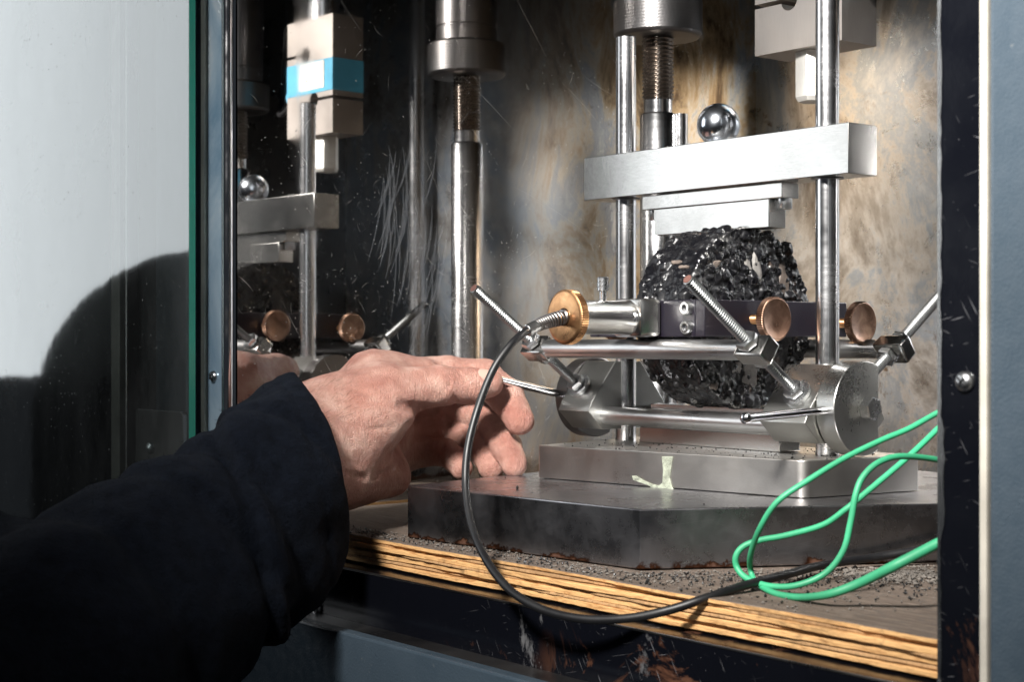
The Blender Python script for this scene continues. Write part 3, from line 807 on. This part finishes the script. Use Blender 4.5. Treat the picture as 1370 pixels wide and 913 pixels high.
# ================================================================= SPECIMEN
h = .00075
G, ax = grid((-.022, -.053, .060), (.036, .061, .172), h)
X, Y, Z = G
cx_, cy_, cz_, R0 = .006, .004, .117, .0475
rr_ = np.sqrt((Y-cy_)**2+(Z-cz_)**2)
d1 = rr_-R0; d2 = np.abs(X-cx_)-.0185
D = np.maximum(d1, d2)+.0
D = smin(np.maximum(d1, d2-0), D, .001)
D = D-.0003+.0007*vnoise(X, Y, Z, 60, 0)+.0007*vnoise(X, Y, Z, 210, 1)+.0005*vnoise(X, Y, Z, 460, 2)
rs = np.random.RandomState(12)
def stone(c, r, sc3, rot):
    global D
    lo = [np.searchsorted(ax[i], c[i]-r*2.2) for i in range(3)]; hi = [np.searchsorted(ax[i], c[i]+r*2.2) for i in range(3)]
    s_ = tuple(slice(max(a, 0), max(b, 1)) for a, b in zip(lo, hi))
    x = X[s_]-c[0]; y = Y[s_]-c[1]; z = Z[s_]-c[2]
    if x.size == 0: return
    P = [rot[i][0]*x+rot[i][1]*y+rot[i][2]*z for i in range(3)]
    q = [np.abs(P[i])/sc3[i] for i in range(3)]
    e = ((q[0]**3+q[1]**3+q[2]**3)**(1/3)-1)*r*min(sc3)
    e = np.maximum(e, (q[0]+q[1]+q[2])*.62*r*.75-r*.78) if False else e
    D[s_] = smin(D[s_], e, .0005)
def rrot():
    q = rs.normal(size=4); q /= np.linalg.norm(q); w_, a, b, c = q
    return [[1-2*(b*b+c*c), 2*(a*b-c*w_), 2*(a*c+b*w_)], [2*(a*b+c*w_), 1-2*(a*a+c*c), 2*(b*c-a*w_)], [2*(a*c-b*w_), 2*(b*c+a*w_), 1-2*(a*a+b*b)]]
for i in range(2600):
    r = rs.choice([.0012, .0016, .0022, .0031, .0045], p=[.34, .30, .22, .11, .03]); sc3 = rs.uniform(.6, 1.1, 3)*r
    a = rs.uniform(0, 2*math.pi)
    if rs.rand() < .5:
        rad = R0-r*.35+rs.uniform(-.0008, .0006); x = cx_+rs.uniform(-.0185, .0185)
        c = (x, cy_+rad*math.cos(a), cz_+rad*math.sin(a))
        if abs(math.sin(a)) > .985: continue
    else:
        rad = R0*math.sqrt(rs.rand()); c = (cx_+.0185-r*.3+rs.uniform(-.001, .0006), cy_+rad*math.cos(a), cz_+rad*math.sin(a))
    rt = rrot()
    lo_ = np.array(sc3)
    # box-ish stone
    lo = [np.searchsorted(ax[k], c[k]-r*1.6) for k in range(3)]; hi = [np.searchsorted(ax[k], c[k]+r*1.6) for k in range(3)]
    s_ = tuple(slice(max(p, 0), max(q, 1)) for p, q in zip(lo, hi))
    x = X[s_]-c[0]; y = Y[s_]-c[1]; z = Z[s_]-c[2]
    if x.size == 0: continue
    P = [np.abs(rt[k][0]*x+rt[k][1]*y+rt[k][2]*z) for k in range(3)]
    e = np.maximum(np.maximum(P[0]/lo_[0], P[1]/lo_[1]), P[2]/lo_[2])
    e = (np.maximum(e, (P[0]/lo_[0]+P[1]/lo_[1]+P[2]/lo_[2])/1.75)-1)*lo_.min()
    D[s_] = smin(D[s_], e, .0003)
# chips knocked out
for i in range(110):
    a = rs.uniform(0, 2*math.pi); r = rs.uniform(.0008, .0020)
    if i % 2: c = (cx_+.0195, cy_+R0*math.sqrt(rs.rand())*math.cos(a), cz_+R0*math.sqrt(rs.rand())*math.sin(a))
    else: c = (cx_+rs.uniform(-.019, .019), cy_+(R0+.001)*math.cos(a), cz_+(R0+.001)*math.sin(a))
    lo = [np.searchsorted(ax[k], c[k]-r*1.6) for k in range(3)]; hi = [np.searchsorted(ax[k], c[k]+r*1.6) for k in range(3)]
    s_ = tuple(slice(max(p, 0), max(q, 1)) for p, q in zip(lo, hi))
    e = np.sqrt((X[s_]-c[0])**2+(Y[s_]-c[1])**2+(Z[s_]-c[2])**2)-r
    if e.size: D[s_] = ssub(D[s_], e, .0005)
V, Q = surfnet(D, ax, h)
spec = sdf_obj('asphalt_specimen', V, Q, M['bitumen'], None, relax=0)
tag(spec, 'rough black asphalt core clamped upright between the two steel loading strips', 'asphalt core')
def chip(px, py, wdt, hgt, mat, rotd=0, x=None):
    """a broken aggregate face set into the end face of the core"""
    c = onx(px, py, cx_+.0192)
    rg = random.Random(int(px*7+py)); bm = bmesh.new(); bmesh.ops.create_icosphere(bm, subdivisions=2, radius=1)
    a = math.radians(rotd)
    for v in bm.verts:
        n = v.co.copy(); k = 1+.26*math.sin(n.y*5+px)+.24*math.sin(n.z*6+py)+rg.uniform(-.22, .22)
        y = n.y*wdt*k; z = n.z*hgt*k
        v.co = Vector((max(-1, min(.55, n.x))*.0016+rg.uniform(-.0001, .0001), y*math.cos(a)-z*math.sin(a), y*math.sin(a)+z*math.cos(a)))+c
    me = bpy.data.meshes.new('stone'); bm.to_mesh(me); bm.free(); me.materials.append(mat)
    o = bpy.data.objects.new('stone', me); link(o); o.parent = spec
for a in ((1013, 362, .0040, .0085, M['stone'], 15), (1048, 378, .0036, .0095, M['stone2'], 10), (1004, 500, .0055, .0085, M['stone'], -5),
          (985, 490, .004, .003, M['stone'], 0), (1000, 352, .0018, .0035, M['stone'], 30), (958, 352, .004, .0016, M['stone2'], 20),
          (955, 518, .003, .0018, M['stone2'], 0)):
    chip(*a)
def chip2(px, py, wx_, wt, mat):     # on the curved side
    # intersect ray with cylinder
    r = ray(px, py); oy = CAM.y-cy_; oz = CAM.z-cz_
    a = r.y*r.y+r.z*r.z; b = 2*(oy*r.y+oz*r.z); c = oy*oy+oz*oz-(R0+.0005)**2; dd = b*b-4*a*c
    if dd < 0: return
    k = (-b-math.sqrt(dd))/(2*a); p = CAM+r*k
    if abs(p.x-cx_) > .019: return
    nrm = Vector((0, p.y-cy_, p.z-cz_)).normalized(); tt = Vector((1, 0, 0)).cross(nrm)
    rg = random.Random(int(px+py*3)); bm = bmesh.new(); bmesh.ops.create_icosphere(bm, subdivisions=3, radius=1)
    for v in bm.verts:
        n = v.co.copy(); kk = 1+.2*math.sin(n.x*5+px)+rg.uniform(-.06, .06)
        v.co = p+Vector((1, 0, 0))*n.x*wx_*kk+tt*n.y*wt*kk+nrm*(max(-1, min(.5, n.z))*.0020)
    me = bpy.data.meshes.new('stone'); bm.to_mesh(me); bm.free(); me.materials.append(mat)
    o = bpy.data.objects.new('stone', me); link(o); o.parent = spec
for a in ((903, 352, .0060, .0013, M['stone2']), (915, 358, .004, .0010, M['stone2'])):
    chip2(*a)

# ================================================================= CLAMP FRAME (black yoke)
yk = thing('clamp_frame', 'black anodised clamp frame around the middle of the asphalt core', 'clamp frame', (0, 0, .105))
z0, z1 = .1065, .1255
fx, fy_, fyb = .0445, -.0500, .0600
e1 = MB().box((-.036, fy_, z0), (.0375, fy_+.0065, z1)).build('end_bar', M['anod'], yk, bevel=.0006)
e2 = MB().box((-.036, fyb-.0065, z0), (.0375, fyb, z1)).build('end_bar', M['anod'], yk, bevel=.0006)
s1_ = MB().box((.0378, fy_-.0003, z0), (fx, fyb+.0003, z1)).build('side_bar', M['anod'], yk, bevel=.0006)
s2_ = MB().box((-.0425, fy_-.0003, z0), (-.0363, fyb+.0003, z1)).build('side_bar', M['anod'], yk, bevel=.0006)
for zz in (.1115, .1212):
    c = Vector((.0330, fy_, zz))
    s_ = MB().lathe(c, (0, -1, 0), [(0, .0034), (.0030, .0034), (.0035, .0030), (.0035, .0018), (.0018, .0017)], 28).build('cap_screw', M['zinc'], e1)
    MB().lathe(c+Vector((0, -.0019, 0)), (0, -1, 0), [(0, .0016), (.0002, .0016)], 6).build('hex_socket', M['black'], s_)
def straight_knurl(R, nteeth):
    def f(t, r, th): return r+(.00025*math.cos(nteeth*th) if r > R-.0002 else 0)
    return f
for (px, py, sg_) in ((1040, 427, 1), (1156, 432, 1), (1040, 427, -1), (1156, 432, -1)):
    c = onx(px, py, .0615)
    kb = MB().lathe((.0565*sg_, c.y, c.z), (sg_, 0, 0), [(0, .0098), (.0006, .0112)]+[(.0006+.0038*i/6, .0112) for i in range(1, 7)]+[(.0050, .0104), (.0050, .0100), (.0047, .0096), (.0047, .001)], 240, straight_knurl(.0112, 60)).build('clamp_knob', M['bronze'], yk, auto=50)
    MB().thread((.026*sg_, c.y, c.z), (.0566*sg_, c.y, c.z), .0026, .0009, .0005, 18).build('knob_stem', M['brass'], kb)
MB().tube([Vector((.040, fyb+.001, .116)), Vector((.040, fyb+.012, .116)), Vector((.041, fyb+.016, .113))], .0022).build('cable_stub', M['teal'], yk)
MB().cyl((.040, fyb+.0005, .119), (.040, fyb+.010, .122), .0016, 14).build('pin', M['zinc'], yk)

# ================================================================= DISPLACEMENT SENSOR
lz = .1165
sn = thing('displacement_sensor', 'cylindrical displacement sensor with copper knurled knob clamped to the black frame', 'sensor', (0, -.08, lz))
MB().lathe((0, -.0985, lz), (0, 1, 0), [(0, .0082), (.0005, .0088), (.030, .0088), (.034, .0092), (.040, .0098), (.0405, .0098)], 48).build('sensor_body', M['bar'], sn)
# clamp lug
pr = [(-.0105, -.0625), (.0105, -.0625), (.0145, -.0510), (-.0145, -.0510)]
MB().prism([Vector((x, y, lz-.0100)) for x, y in pr], (0, 0, .0200)).build('mount_lug', M['bar'], sn, bevel=.0022)
MB().lathe((.0060, -.0625, lz), (.25, -1, 0), [(0, .0033), (.0032, .0033), (.0036, .0028), (.0036, .0017), (.002, .0016)], 24).build('cap_screw', M['zinc'], sn)
R2 = .0137
kb = MB().lathe((0, -.1000, lz), (0, -1, 0), [(0, .0120), (.0006, R2)]+[(.0006+.0042*i/6, R2) for i in range(1, 7)]+[(.0054, R2-.0009), (.0056, R2-.0018), (.0056, .0046), (.0040, .0044)], 300, straight_knurl(R2, 75)).build('knurled_knob', M['brass'], sn, auto=50)
MB().lathe((0, -.0985, lz), (0, -1, 0), [(0, .0105), (.0016, .0105)], 40).build('seal_ring', M['rubber'], sn)
ts = ony(812, 392, -.0700)
MB().cyl((0, -.0790, lz+.0080), (0, -.0790, lz+.0135), .0019, 18).build('set_screw', M['zinc'], sn)
MB().lathe((0, -.0790, lz+.0135), (0, 0, 1), [(0, .0024), (.0004, .0028)]+[(.0004+.0066*i/14, .0028) for i in range(1, 15)]+[(.0074, .0024)], 60,
           lambda t, r, th: r+(.00022*max(abs(math.sin(th*10+t*1500)), abs(math.sin(th*10-t*1500))) if r > .0027 else 0)).build('thumb_screw', M['zinc'], sn)

# ---- cable with spring strain relief
K0 = Vector((0, -.1040, lz))
kz = (K0-CAM).dot(Vector((-SA, CA, 0)))
p1 = at(737, 429, kz-.006); p2 = at(722, 434, kz-.010); p3 = at(709, 441, kz-.014)
cab = thing('sensor_cable', 'black cable looping from the copper knob down over the plywood edge', 'cable', K0)
ctr = spline([K0, p1, p2, p3], 30)
MB().tube(ctr, .0023).build('cable_core', M['rubber'], cab)
mb = MB()                        # spring
def frame_along(c):
    out = []; e = (c[1]-c[0]).normalized().orthogonal().normalized()
    for i in range(len(c)):
        tt = (c[min(i+1, len(c)-1)]-c[max(i-1, 0)]).normalized(); e = (e-tt*e.dot(tt)).normalized(); out.append((c[i], e, tt.cross(e)))
    return out
fa = frame_along(ctr); hel = []
m0, m1 = int(len(fa)*.12), int(len(fa)*.80); nt = 11
for i in range(nt*16+1):
    s_ = m0+(m1-m0-1)*i/(nt*16); k = int(s_); c, e, g = fa[k]; c2 = fa[min(k+1, len(fa)-1)][0]; c = c.lerp(c2, s_-k)
    th_ = 2*math.pi*i/16; rad = .0034-.0007*i/(nt*16); hel.append(c+e*rad*math.cos(th_)+g*rad*math.sin(th_))
MB().tube(hel, .00065, 8).build('relief_spring', M['dark'], cab)
MB().lathe(K0+Vector((0, .003, 0)), (0, -1, 0), [(0, .0042), (.0055, .0042), (.0062, .0036)], 28).build('gland', M['dark'], cab)
d3 = (p3-p2).normalized()
MB().cyl(p3-d3*.005, p3+d3*.002, .0031, 24, .0003).build('ferrule', M['zinc'], cab)
path = [p3, at(700, 446, .772), at(682, 463, .765), at(660, 495, .76), at(640, 545, .755), at(626, 600, .748), at(623, 650, .74), at(630, 700, .725), at(648, 745, .705),
        at(680, 788, .685), at(725, 816, .668), at(780, 829, .655), at(840, 828, .645), at(895, 817, .640), at(945, 801, .640), at(1000, 783, .652), at(1050, 770, .672),
        at(1100, 757, .704), at(1160, 748, .721), at(1215, 739, .725), at(1262, 730, .727), at(1330, 716, .730)]
MB().tube(spline(path, 12), .0019, 16).build('cable_run', M['rubber'], cab)

# ---- green wires
wa = [(1300, 532, .66), (1256, 552, .66), (1216, 574, .655), (1178, 590, .65), (1129, 614, .645), (1080, 644, .64), (1040, 672, .64), (1017, 707, .645), (1005, 740, .655), (1004, 762, .665), (1012, 780, .66), (1035, 794, .645), (1068, 800, .63), (1108, 796, .615), (1150, 781, .61), (1200, 756, .60), (1256, 727, .60), (1310, 700, .60)]
pts = spline([at(*p) for p in wa], 10); nW = len(pts)
rad = [.00125+.0008*max(0, min(1, (i/nW-.62)/.25)) for i in range(nW)]
tag(MB().tube(pts, rad, 14).build('green_wire', M['green'], None), 'green wire whose lower end is thicker, looping lowest over the plywood edge', 'wire', 'green wires at the right')
wb = [(1300, 530, .70), (1256, 573, .69), (1215, 612, .68), (1150, 667, .67), (1129, 684, .668), (1101, 703, .665), (1052, 717, .664), (1019, 723, .664), (996, 731, .664), (985, 744, .664), (986, 760, .664), (1000, 775, .66), (1030, 785, .652), (1066, 784, .645), (1104, 768, .642), (1128, 738, .64), (1138, 700, .64), (1145, 662, .64), (1155, 638, .642), (1176, 619, .645), (1206, 611, .65), (1256, 616, .66), (1310, 630, .67)]
pts = spline([at(*p) for p in wb], 10)
tag(MB().tube(pts, .00135, 14).build('green_wire', M['green'], None), 'green wire with a small tight loop hanging in front of the steel plate', 'wire', 'green wires at the right')

# ================================================================= GRIT AND CRUMBS
def scatter(name, pts, mat, label, cat, kind='stuff'):
    mb = MB(); rg = random.Random(len(pts))
    ico = [(0, 0, 1), (.9, 0, .3), (.28, .85, .3), (-.72, .53, .3), (-.72, -.53, .3), (.28, -.85, .3), (0, 0, -.6)]
    fc = [(0, 1, 2), (0, 2, 3), (0, 3, 4), (0, 4, 5), (0, 5, 1), (6, 2, 1), (6, 3, 2), (6, 4, 3), (6, 5, 4), (6, 1, 5)]
    for (x, y, z, s) in pts:
        a = rg.uniform(0, 6.28); ca, sa = math.cos(a), math.sin(a)
        sx, sy, sz = (rg.uniform(.6, 1.2)*s for _ in range(3))
        vs = []
        for v in ico:
            j = 1+rg.uniform(-.3, .3); vx, vy, vz = v[0]*sx*j, v[1]*sy*j, v[2]*sz*j
            vs.append((x+vx*ca-vy*sa, y+vx*sa+vy*ca, z+vz+s*.3))
        mb.add(vs, fc)
    o = mb.build(name, mat, None, auto=20); tag(o, label, cat, kind=kind); return o
g = random.Random(9); pts = []
for i in range(3400):
    # along the front foot of the plate and in the right part of the board
    px = g.uniform(420, 1262)
    if px < 856: py0 = 718+(px-545)*.165
    else: py0 = 768-(px-856)*.022
    py = py0+abs(g.gauss(0, 1))*10-1 if g.random() < .7 else py0+g.uniform(0, 60)
    p = onz(px, py, 0.0)
    if p.y < -.1565: continue
    pts.append((p.x, p.y, 0, g.choice([.0002, .0003, .0004, .0005, .0008])))
for i in range(500):
    p = onz(g.uniform(1130, 1262), 772+g.gauss(0, 5), 0.0); pts.append((p.x, p.y, 0, g.choice([.0006, .0009, .0012])))
scatter('grit', pts, M['grey_dust'], 'grey grit and dust strewn over the plywood along the plate foot', 'grit')
pts = []
for i in range(1500):
    px = g.uniform(420, 1262); p = onz(px, (718+(px-545)*.165 if px < 856 else 768)+abs(g.gauss(0, 14)), 0.0)
    if p.y > -.1565: pts.append((p.x, p.y, 0, g.choice([.0003, .0005, .0009])))
scatter('dark_grit', pts, M['crumb'], 'black bitumen grit mixed in the dust on the plywood', 'grit')
pts = []
for i in range(1100):
    px = g.uniform(400, 1262); py = 752+(px-475)*.172+g.uniform(-12, 1)
    p = onz(px, py, SZ); 
    if -.167 < p.y < -.155: pts.append((p.x, p.y, SZ, g.choice([.0003, .0005, .0008])))
scatter('sill_dirt', pts, M['crumb'], 'dark dirt crumbs caught on the sill below the plywood edge', 'dirt')
pts = []
for i in range(260):
    u_, v_ = g.random(), g.random()
    p = Vector((A_.x*(1-u_)+B_.x*u_, A_.y*(1-u_)+B_.y*u_, 0)); q = Vector((D_[0]*(1-u_)+C_.x*u_, D_[1]*(1-u_)+C_.y*u_, 0))
    c = p.lerp(q, .03+v_*.9); pts.append((c.x, c.y, bz1, g.choice([.0002, .0003, .0005, .0007])))
for px, py, s in ((692, 655, .0013), (676, 641, .0008), (712, 660, .0005), (942, 676, .0006)):
    p = onz(px, py, bigz); pts.append((p.x, p.y, bigz, s))
scatter('asphalt_crumbs', pts, M['crumb'], 'small black asphalt crumbs fallen on the steel base plates', 'crumbs')

# ================================================================= PERSON: hand, sleeve
HAND = True
if HAND:
    def rp2(r, Z): return r*Z/F
    segs = []
    G, ax = grid((-.26, -.30, -.03), (-.02, .02, .115), .00095) if False else (None, None)
    def J(x, y, Z, r): return (np.array(at(x, y, Z)), rp2(r, Z))
    fingers = {
        'thumb':  [J(455, 565, .860, 36), J(522, 523, .862, 31), J(588, 517, .872, 26.5), J(630, 517, .880, 24), J(654, 513, .885, 19.5)],
        'index':  [J(522, 512, .912, 32), J(600, 503, .924, 26), J(648, 505, .922, 24), J(677, 530, .908, 23), J(695, 563, .896, 20.5)],
        'middle': [J(535, 550, .935, 30), J(612, 545, .945, 25), J(656, 562, .930, 21), J(677, 597, .908, 19.5), J(688, 622, .893, 17.5)],
        'ring':   [J(530, 590, .935, 28), J(592, 575, .945, 22), J(632, 585, .936, 20), J(650, 610, .920, 18.5), J(657, 628, .910, 17)],
        'pinky':  [J(515, 620, .925, 26), J(562, 605, .932, 20), J(596, 606, .925, 18), J(610, 616, .912, 17), J(617, 627, .906, 16)],
    }
    allp = np.array([p for f in fingers.values() for p, r in f]+[np.array(at(360, 620, .80)), np.array(at(460, 690, .86)), np.array(at(420, 500, .86))])
    lo = allp.min(0)-.035; hi = allp.max(0)+.024
    G, ax = grid(lo, hi, .0010)
    X, Y, Z = G
    body = None
    def addb(a, b, k=.010):
        global body
        d = cone(G, a[0], b[0], a[1], b[1]); body = d if body is None else smin(body, d, k)
    W0 = J(350, 640, .800, 60); W1 = J(440, 598, .856, 60); W1b = J(432, 565, .862, 48); W1c = J(450, 625, .852, 44)
    addb(W0, W1, .02)
    addb(J(360, 600, .81, 55), W1b, .02); addb(J(370, 650, .81, 50), W1c, .02)
    # metacarpals
    addb(W1b, fingers['index'][0], .014); addb(J(442, 580, .868, 46), fingers['middle'][0], .014)
    addb(J(450, 605, .866, 42), fingers['ring'][0], .014); addb(J(455, 622, .860, 40), fingers['pinky'][0], .014)
    # thenar and hypothenar pads
    addb(J(440, 590, .850, 46), J(500, 555, .858, 43), .014)
    addb(J(470, 585, .850, 40), J(520, 545, .858, 34), .012)
    addb(J(455, 640, .850, 34), J(520, 636, .884, 30), .014)
    addb(J(462, 560, .862, 46), J(505, 520, .880, 40), .016)
    addb(J(500, 505, .895, 34), J(565, 505, .905, 26), .014)    # web between thumb and index
    hand = body
    parts_ = []
    for nme, f in fingers.items():
        fd = None
        for (a, b) in zip(f[:-1], f[1:]):
            d = cone(G, a[0], b[0], a[1], b[1]); fd = d if fd is None else smin(fd, d, .0030)
        parts_.append(smin(body, fd, .008 if nme == 'thumb' else .0055))
    for p_ in parts_: hand = np.minimum(hand, p_)
    def crease(pp, r=1.6, k=.0022, dz=0.0):
        global hand
        for a, b in zip(pp[:-1], pp[1:]):
            pa = np.array(at(*a)); pb = np.array(at(*b)); hand_ = cone(G, pa, pb, rp2(r, .87), rp2(r, .87))
            hand = ssub(hand, hand_, k)
    E_crease = []
    # light wrinkling in the geometry
    hand = hand + .00055*vnoise(X, Y, Z, 60, 0)+.00035*vnoise(X, Y, Z, 150, 1)+.0002*vnoise(X, Y, Z, 330, 2)
    # project crease lines onto the surface by marching along view rays
    def sample(p):
        i = [(p[k]-ax[k][0])/.0010 for k in range(3)]
        i = [int(round(min(max(v, 0), len(ax[k])-1))) for k, v in enumerate(i)]
        return hand[i[0], i[1], i[2]]
    def hit(px, py):
        Zc = .80
        while Zc < .97:
            if sample(at(px, py, Zc)) < .0003: return np.array(at(px, py, Zc))
            Zc += .0007
        return None
    creases = [([(536, 541), (550, 546), (566, 549), (584, 550)], 2.2, .005), ([(552, 545), (560, 556), (556, 566)], 2.0, .003),
               ([(608, 530), (611, 540), (610, 547)], 1.3, .002), ([(603, 497), (611, 503), (616, 510)], .8, .0012), ([(612, 496), (619, 503), (623, 511)], .8, .0012),
               ([(560, 500), (580, 502), (600, 500)], .6, .001),
               ([(424, 598), (448, 612), (480, 622)], 1.4, .002), ([(430, 618), (455, 632), (490, 640)], 1.6, .0025), ([(500, 640), (520, 632), (540, 622)], 1.5, .003),
               ([(568, 484), (572, 490)], .8, .0012), ([(600, 486), (604, 492)], .8, .0012),
               ([(664, 558), (673, 552), (682, 546)], .9, .0015), ([(655, 585), (665, 583), (676, 590)], 1.1, .0018), ([(640, 608), (650, 603), (660, 606)], .9, .0015),
               ([(676, 532), (688, 528), (700, 532)], .8, .0015), ([(668, 600), (678, 596), (690, 600)], .8, .0014), ([(600, 518), (603, 508), (600, 498)], .7, .0012), ([(470, 520), (500, 530), (525, 548)], .9, .002), ([(455, 560), (490, 575), (525, 572)], .8, .002), ([(590, 545), (600, 570), (590, 600)], 1.5, .003)]
    hs = []
    for pl_, r, k in creases:
        q = []
        for (a, b) in zip(pl_[:-1], pl_[1:]):
            for s_ in range(5): q.append(hit(a[0]+(b[0]-a[0])*s_/5, a[1]+(b[1]-a[1])*s_/5))
        q.append(hit(*pl_[-1])); q = [v for v in q if v is not None]; hs.append((q, r, k))
    for q, r, k in hs:
        for a, b in zip(q[:-1], q[1:]):
            if np.linalg.norm(a-b) > .012: continue
            m = (a+b)/2; w_ = .012
            s_ = tuple(slice(max(0, int((m[i]-w_-ax[i][0])/.001)), int((m[i]+w_-ax[i][0])/.001)+1) for i in range(3))
            Gs = (X[s_], Y[s_], Z[s_]); d = cone(Gs, a, b, rp2(r, .87)*.75, rp2(r, .87)*.75)
            hand[s_] = ssub(hand[s_], d, k)
    V, Q = surfnet(hand, ax, .0010)
    person = sdf_obj('person', V, Q, M['skin'], None, relax=2)
    person['label'] = 'left hand in navy fleece sleeve gripping the thin lever between thumb and finger'
    person['category'] = 'person'
    # thumbnail
    bm = bmesh.new(); bmesh.ops.create_uvsphere(bm, u_segments=28, v_segments=16, radius=1)
    tc = hit(644, 500); 
    if tc is None: tc = np.array(at(641, 501, .875))
    fd = (Vector(fingers['thumb'][4][0])-Vector(fingers['thumb'][3][0])).normalized()
    nr = (Vector(tc)-Vector(fingers['thumb'][3][0]).lerp(Vector(fingers['thumb'][4][0]), .5)); nr = (nr-fd*nr.dot(fd)).normalized()
    sd = fd.cross(nr)
    for v in bm.verts:
        n = v.co.copy(); v.co = Vector(tc)-nr*.0006+fd*n.x*.0066+sd*n.y*.0056-nr*(n.y**2)*.0020+nr*n.z*.0009
    me = bpy.data.meshes.new('thumbnail'); bm.to_mesh(me); bm.free()
    for p in me.polygons: p.use_smooth = True
    me.materials.append(M['nail']); o = bpy.data.objects.new('thumbnail', me); link(o); o.parent = person

    # fine hairs at the wrist
    def wisps(name, pts, mat, parent, wd):
        off = ROOT[parent.name]; vs = []; fs = []
        for p, d, b in pts:
            sd = d.cross(Vector((-SA, CA, 0))); sd = sd.normalized()*wd if sd.length > 1e-6 else Vector((0, 0, wd))
            k = len(vs); m = p+d*.55+b*.3; e = p+d+b
            vs += [p-sd-off, p+sd-off, m-sd*.7-off, m+sd*.7-off, e-off]; fs += [(k, k+1, k+3, k+2), (k+2, k+3, k+4)]
        me = bpy.data.meshes.new(name); me.from_pydata([tuple(v) for v in vs], [], fs); me.materials.append(mat)
        o = bpy.data.objects.new(name, me); link(o); o.parent = parent; o['kind'] = 'stuff'; ROOT[o.name] = off; return o
    hg = random.Random(4); hp = []
    for i in range(170):
        q = hit(hg.uniform(405, 475), hg.uniform(488, 570))
        if q is None: continue
        q = Vector(q); out = (CAM-q).normalized()
        a1 = at(500, 500, .87)-at(420, 560, .87); d = (a1.normalized()*.0045+out*.0012+Vector([hg.gauss(0, .0012) for _ in range(3)]))
        hp.append((q-out*.0003, d, Vector([hg.gauss(0, .0007) for _ in range(3)])))
    M['hair'] = plain('dark_body_hair', (.10, .055, .03), .5)
    wisps('hair', hp, M['hair'], person, .00005)

    # sleeve
    h = .0022
    c0 = np.array(at(423, 602, .842)); c1 = np.array(at(340, 675, .800)); c2 = np.array(at(215, 790, .740)); c3 = np.array(at(80, 890, .69)); c4 = np.array(at(-120, 1000, .63))
    lo = np.minimum.reduce([c0, c1, c2, c3, c4])-.10; hi = np.maximum.reduce([c0, c1, c2, c3, c4])+.09
    G, ax = grid(lo, hi, h); X, Y, Z = G
    S_ = cone(G, c0, c1, rp2(99, .842), rp2(120, .80))
    S_ = smin(S_, cone(G, c1, c2, rp2(118, .80), rp2(160, .74)), .012)
    S_ = smin(S_, cone(G, c2, c3, rp2(160, .74), rp2(195, .69)), .012)
    S_ = smin(S_, cone(G, c3, c4, rp2(195, .69), rp2(220, .63)), .02)
    S_ = smin(S_, cone(G, np.array(at(-40, 735, .70)), c3, rp2(75, .70), rp2(100, .69)), .02)
    # cuff plane cut
    axd = (c0-c1)/np.linalg.norm(c0-c1)
    tcut = (X-c0[0])*axd[0]+(Y-c0[1])*axd[1]+(Z-c0[2])*axd[2]
    cn = np.array(at(520, 584, .855))-c0; cn /= np.linalg.norm(cn); ccut = (X-c0[0])*cn[0]+(Y-c0[1])*cn[1]+(Z-c0[2])*cn[2]
    # folds: gentle rings and diagonal noise
    al_ = tcut
    S_ = S_+.0045*vnoise(X, Y, Z, 16, 0)+.0028*vnoise(X, Y, Z, 38, 1)+.0008*vnoise(X, Y, Z, 110, 3)
    for t0, amp, wd, sk in ((-.043, .0035, .004, .3), (-.085, .004, .007, -.4), (-.125, .005, .008, .5), (-.165, .005, .009, -.3)):
        q = (tcut-t0+sk*(Z-c0[2])*.5+.010*vnoise(X, Y, Z, 14, 2))/wd
        S_ = S_+amp*np.exp(-q*q)
    stp = np.clip((ccut+.058+.006*vnoise(X, Y, Z, 20, 1))/.008, 0, 1); S_ = S_ - .0050*stp*stp*(3-2*stp)*.8      # folded-back cuff
    S_ = S_ - .0030*np.exp(-((ccut+.018)/.012)**2)       # puffed cuff
    S_ = S_ + .0022*np.exp(-((ccut+.016+.002*vnoise(X, Y, Z, 60, 1))/.0016)**2)     # hem seam
    S_ = S_ + .0035*np.exp(-((ccut+.055+.006*vnoise(X, Y, Z, 25, 2))/.0035)**2)
    S_ = -smin(-S_, -(ccut+.003+.005*vnoise(X, Y, Z, 22, 3)), .004)       # rounded cut at the cuff
    inner = cone(G, c0+axd*.05, c0-axd*.03, rp2(76, .842), rp2(70, .842))
    S_ = ssub(S_, inner, .004)
    S_ = S_+.0004*vnoise(X, Y, Z, 260, 2)
    V, Q = surfnet(S_, ax, h)
    slv = sdf_obj('sleeve', V, Q, M['fleece'], person, relax=2)
    me = slv.data; nv = len(me.vertices); fz = []
    for i in range(16000):
        v = me.vertices[hg.randrange(nv)]; n_ = v.normal
        if n_.x*-.6+n_.y*.6 > .9: continue
        fz.append((Vector(v.co)+Vector([hg.uniform(-.001, .001) for _ in range(3)])-n_*.0003, n_*hg.uniform(.0005, .0016)+Vector([hg.gauss(0, .0007) for _ in range(3)]), Vector([hg.gauss(0, .0005) for _ in range(3)])))
    wisps('fleece_fuzz', fz, M['fleece'], slv, .00007)
    # the rest of the jacket (outside the frame, seen as a dark shape in the glass)
    h = .012
    t0 = np.array((-.775, -.480, .022)); sh = np.array((-.66, -.50, -.20))
    G, ax = grid((-1.15, -.95, -.75), (.25, -.15, .30), h); X, Y, Z = G
    S_ = cone(G, t0, t0+np.array((-.02, -.05, -.5)), .170, .20)
    S_ = smin(S_, cone(G, t0+np.array((.06, .01, -.12)), c4, .09, .062), .05)
    S_ = S_+.006*vnoise(X, Y, Z, 8, 0)
    V, Q = surfnet(S_, ax, h)
    sdf_obj('jacket', V, Q, M['fleece'], person, relax=3)
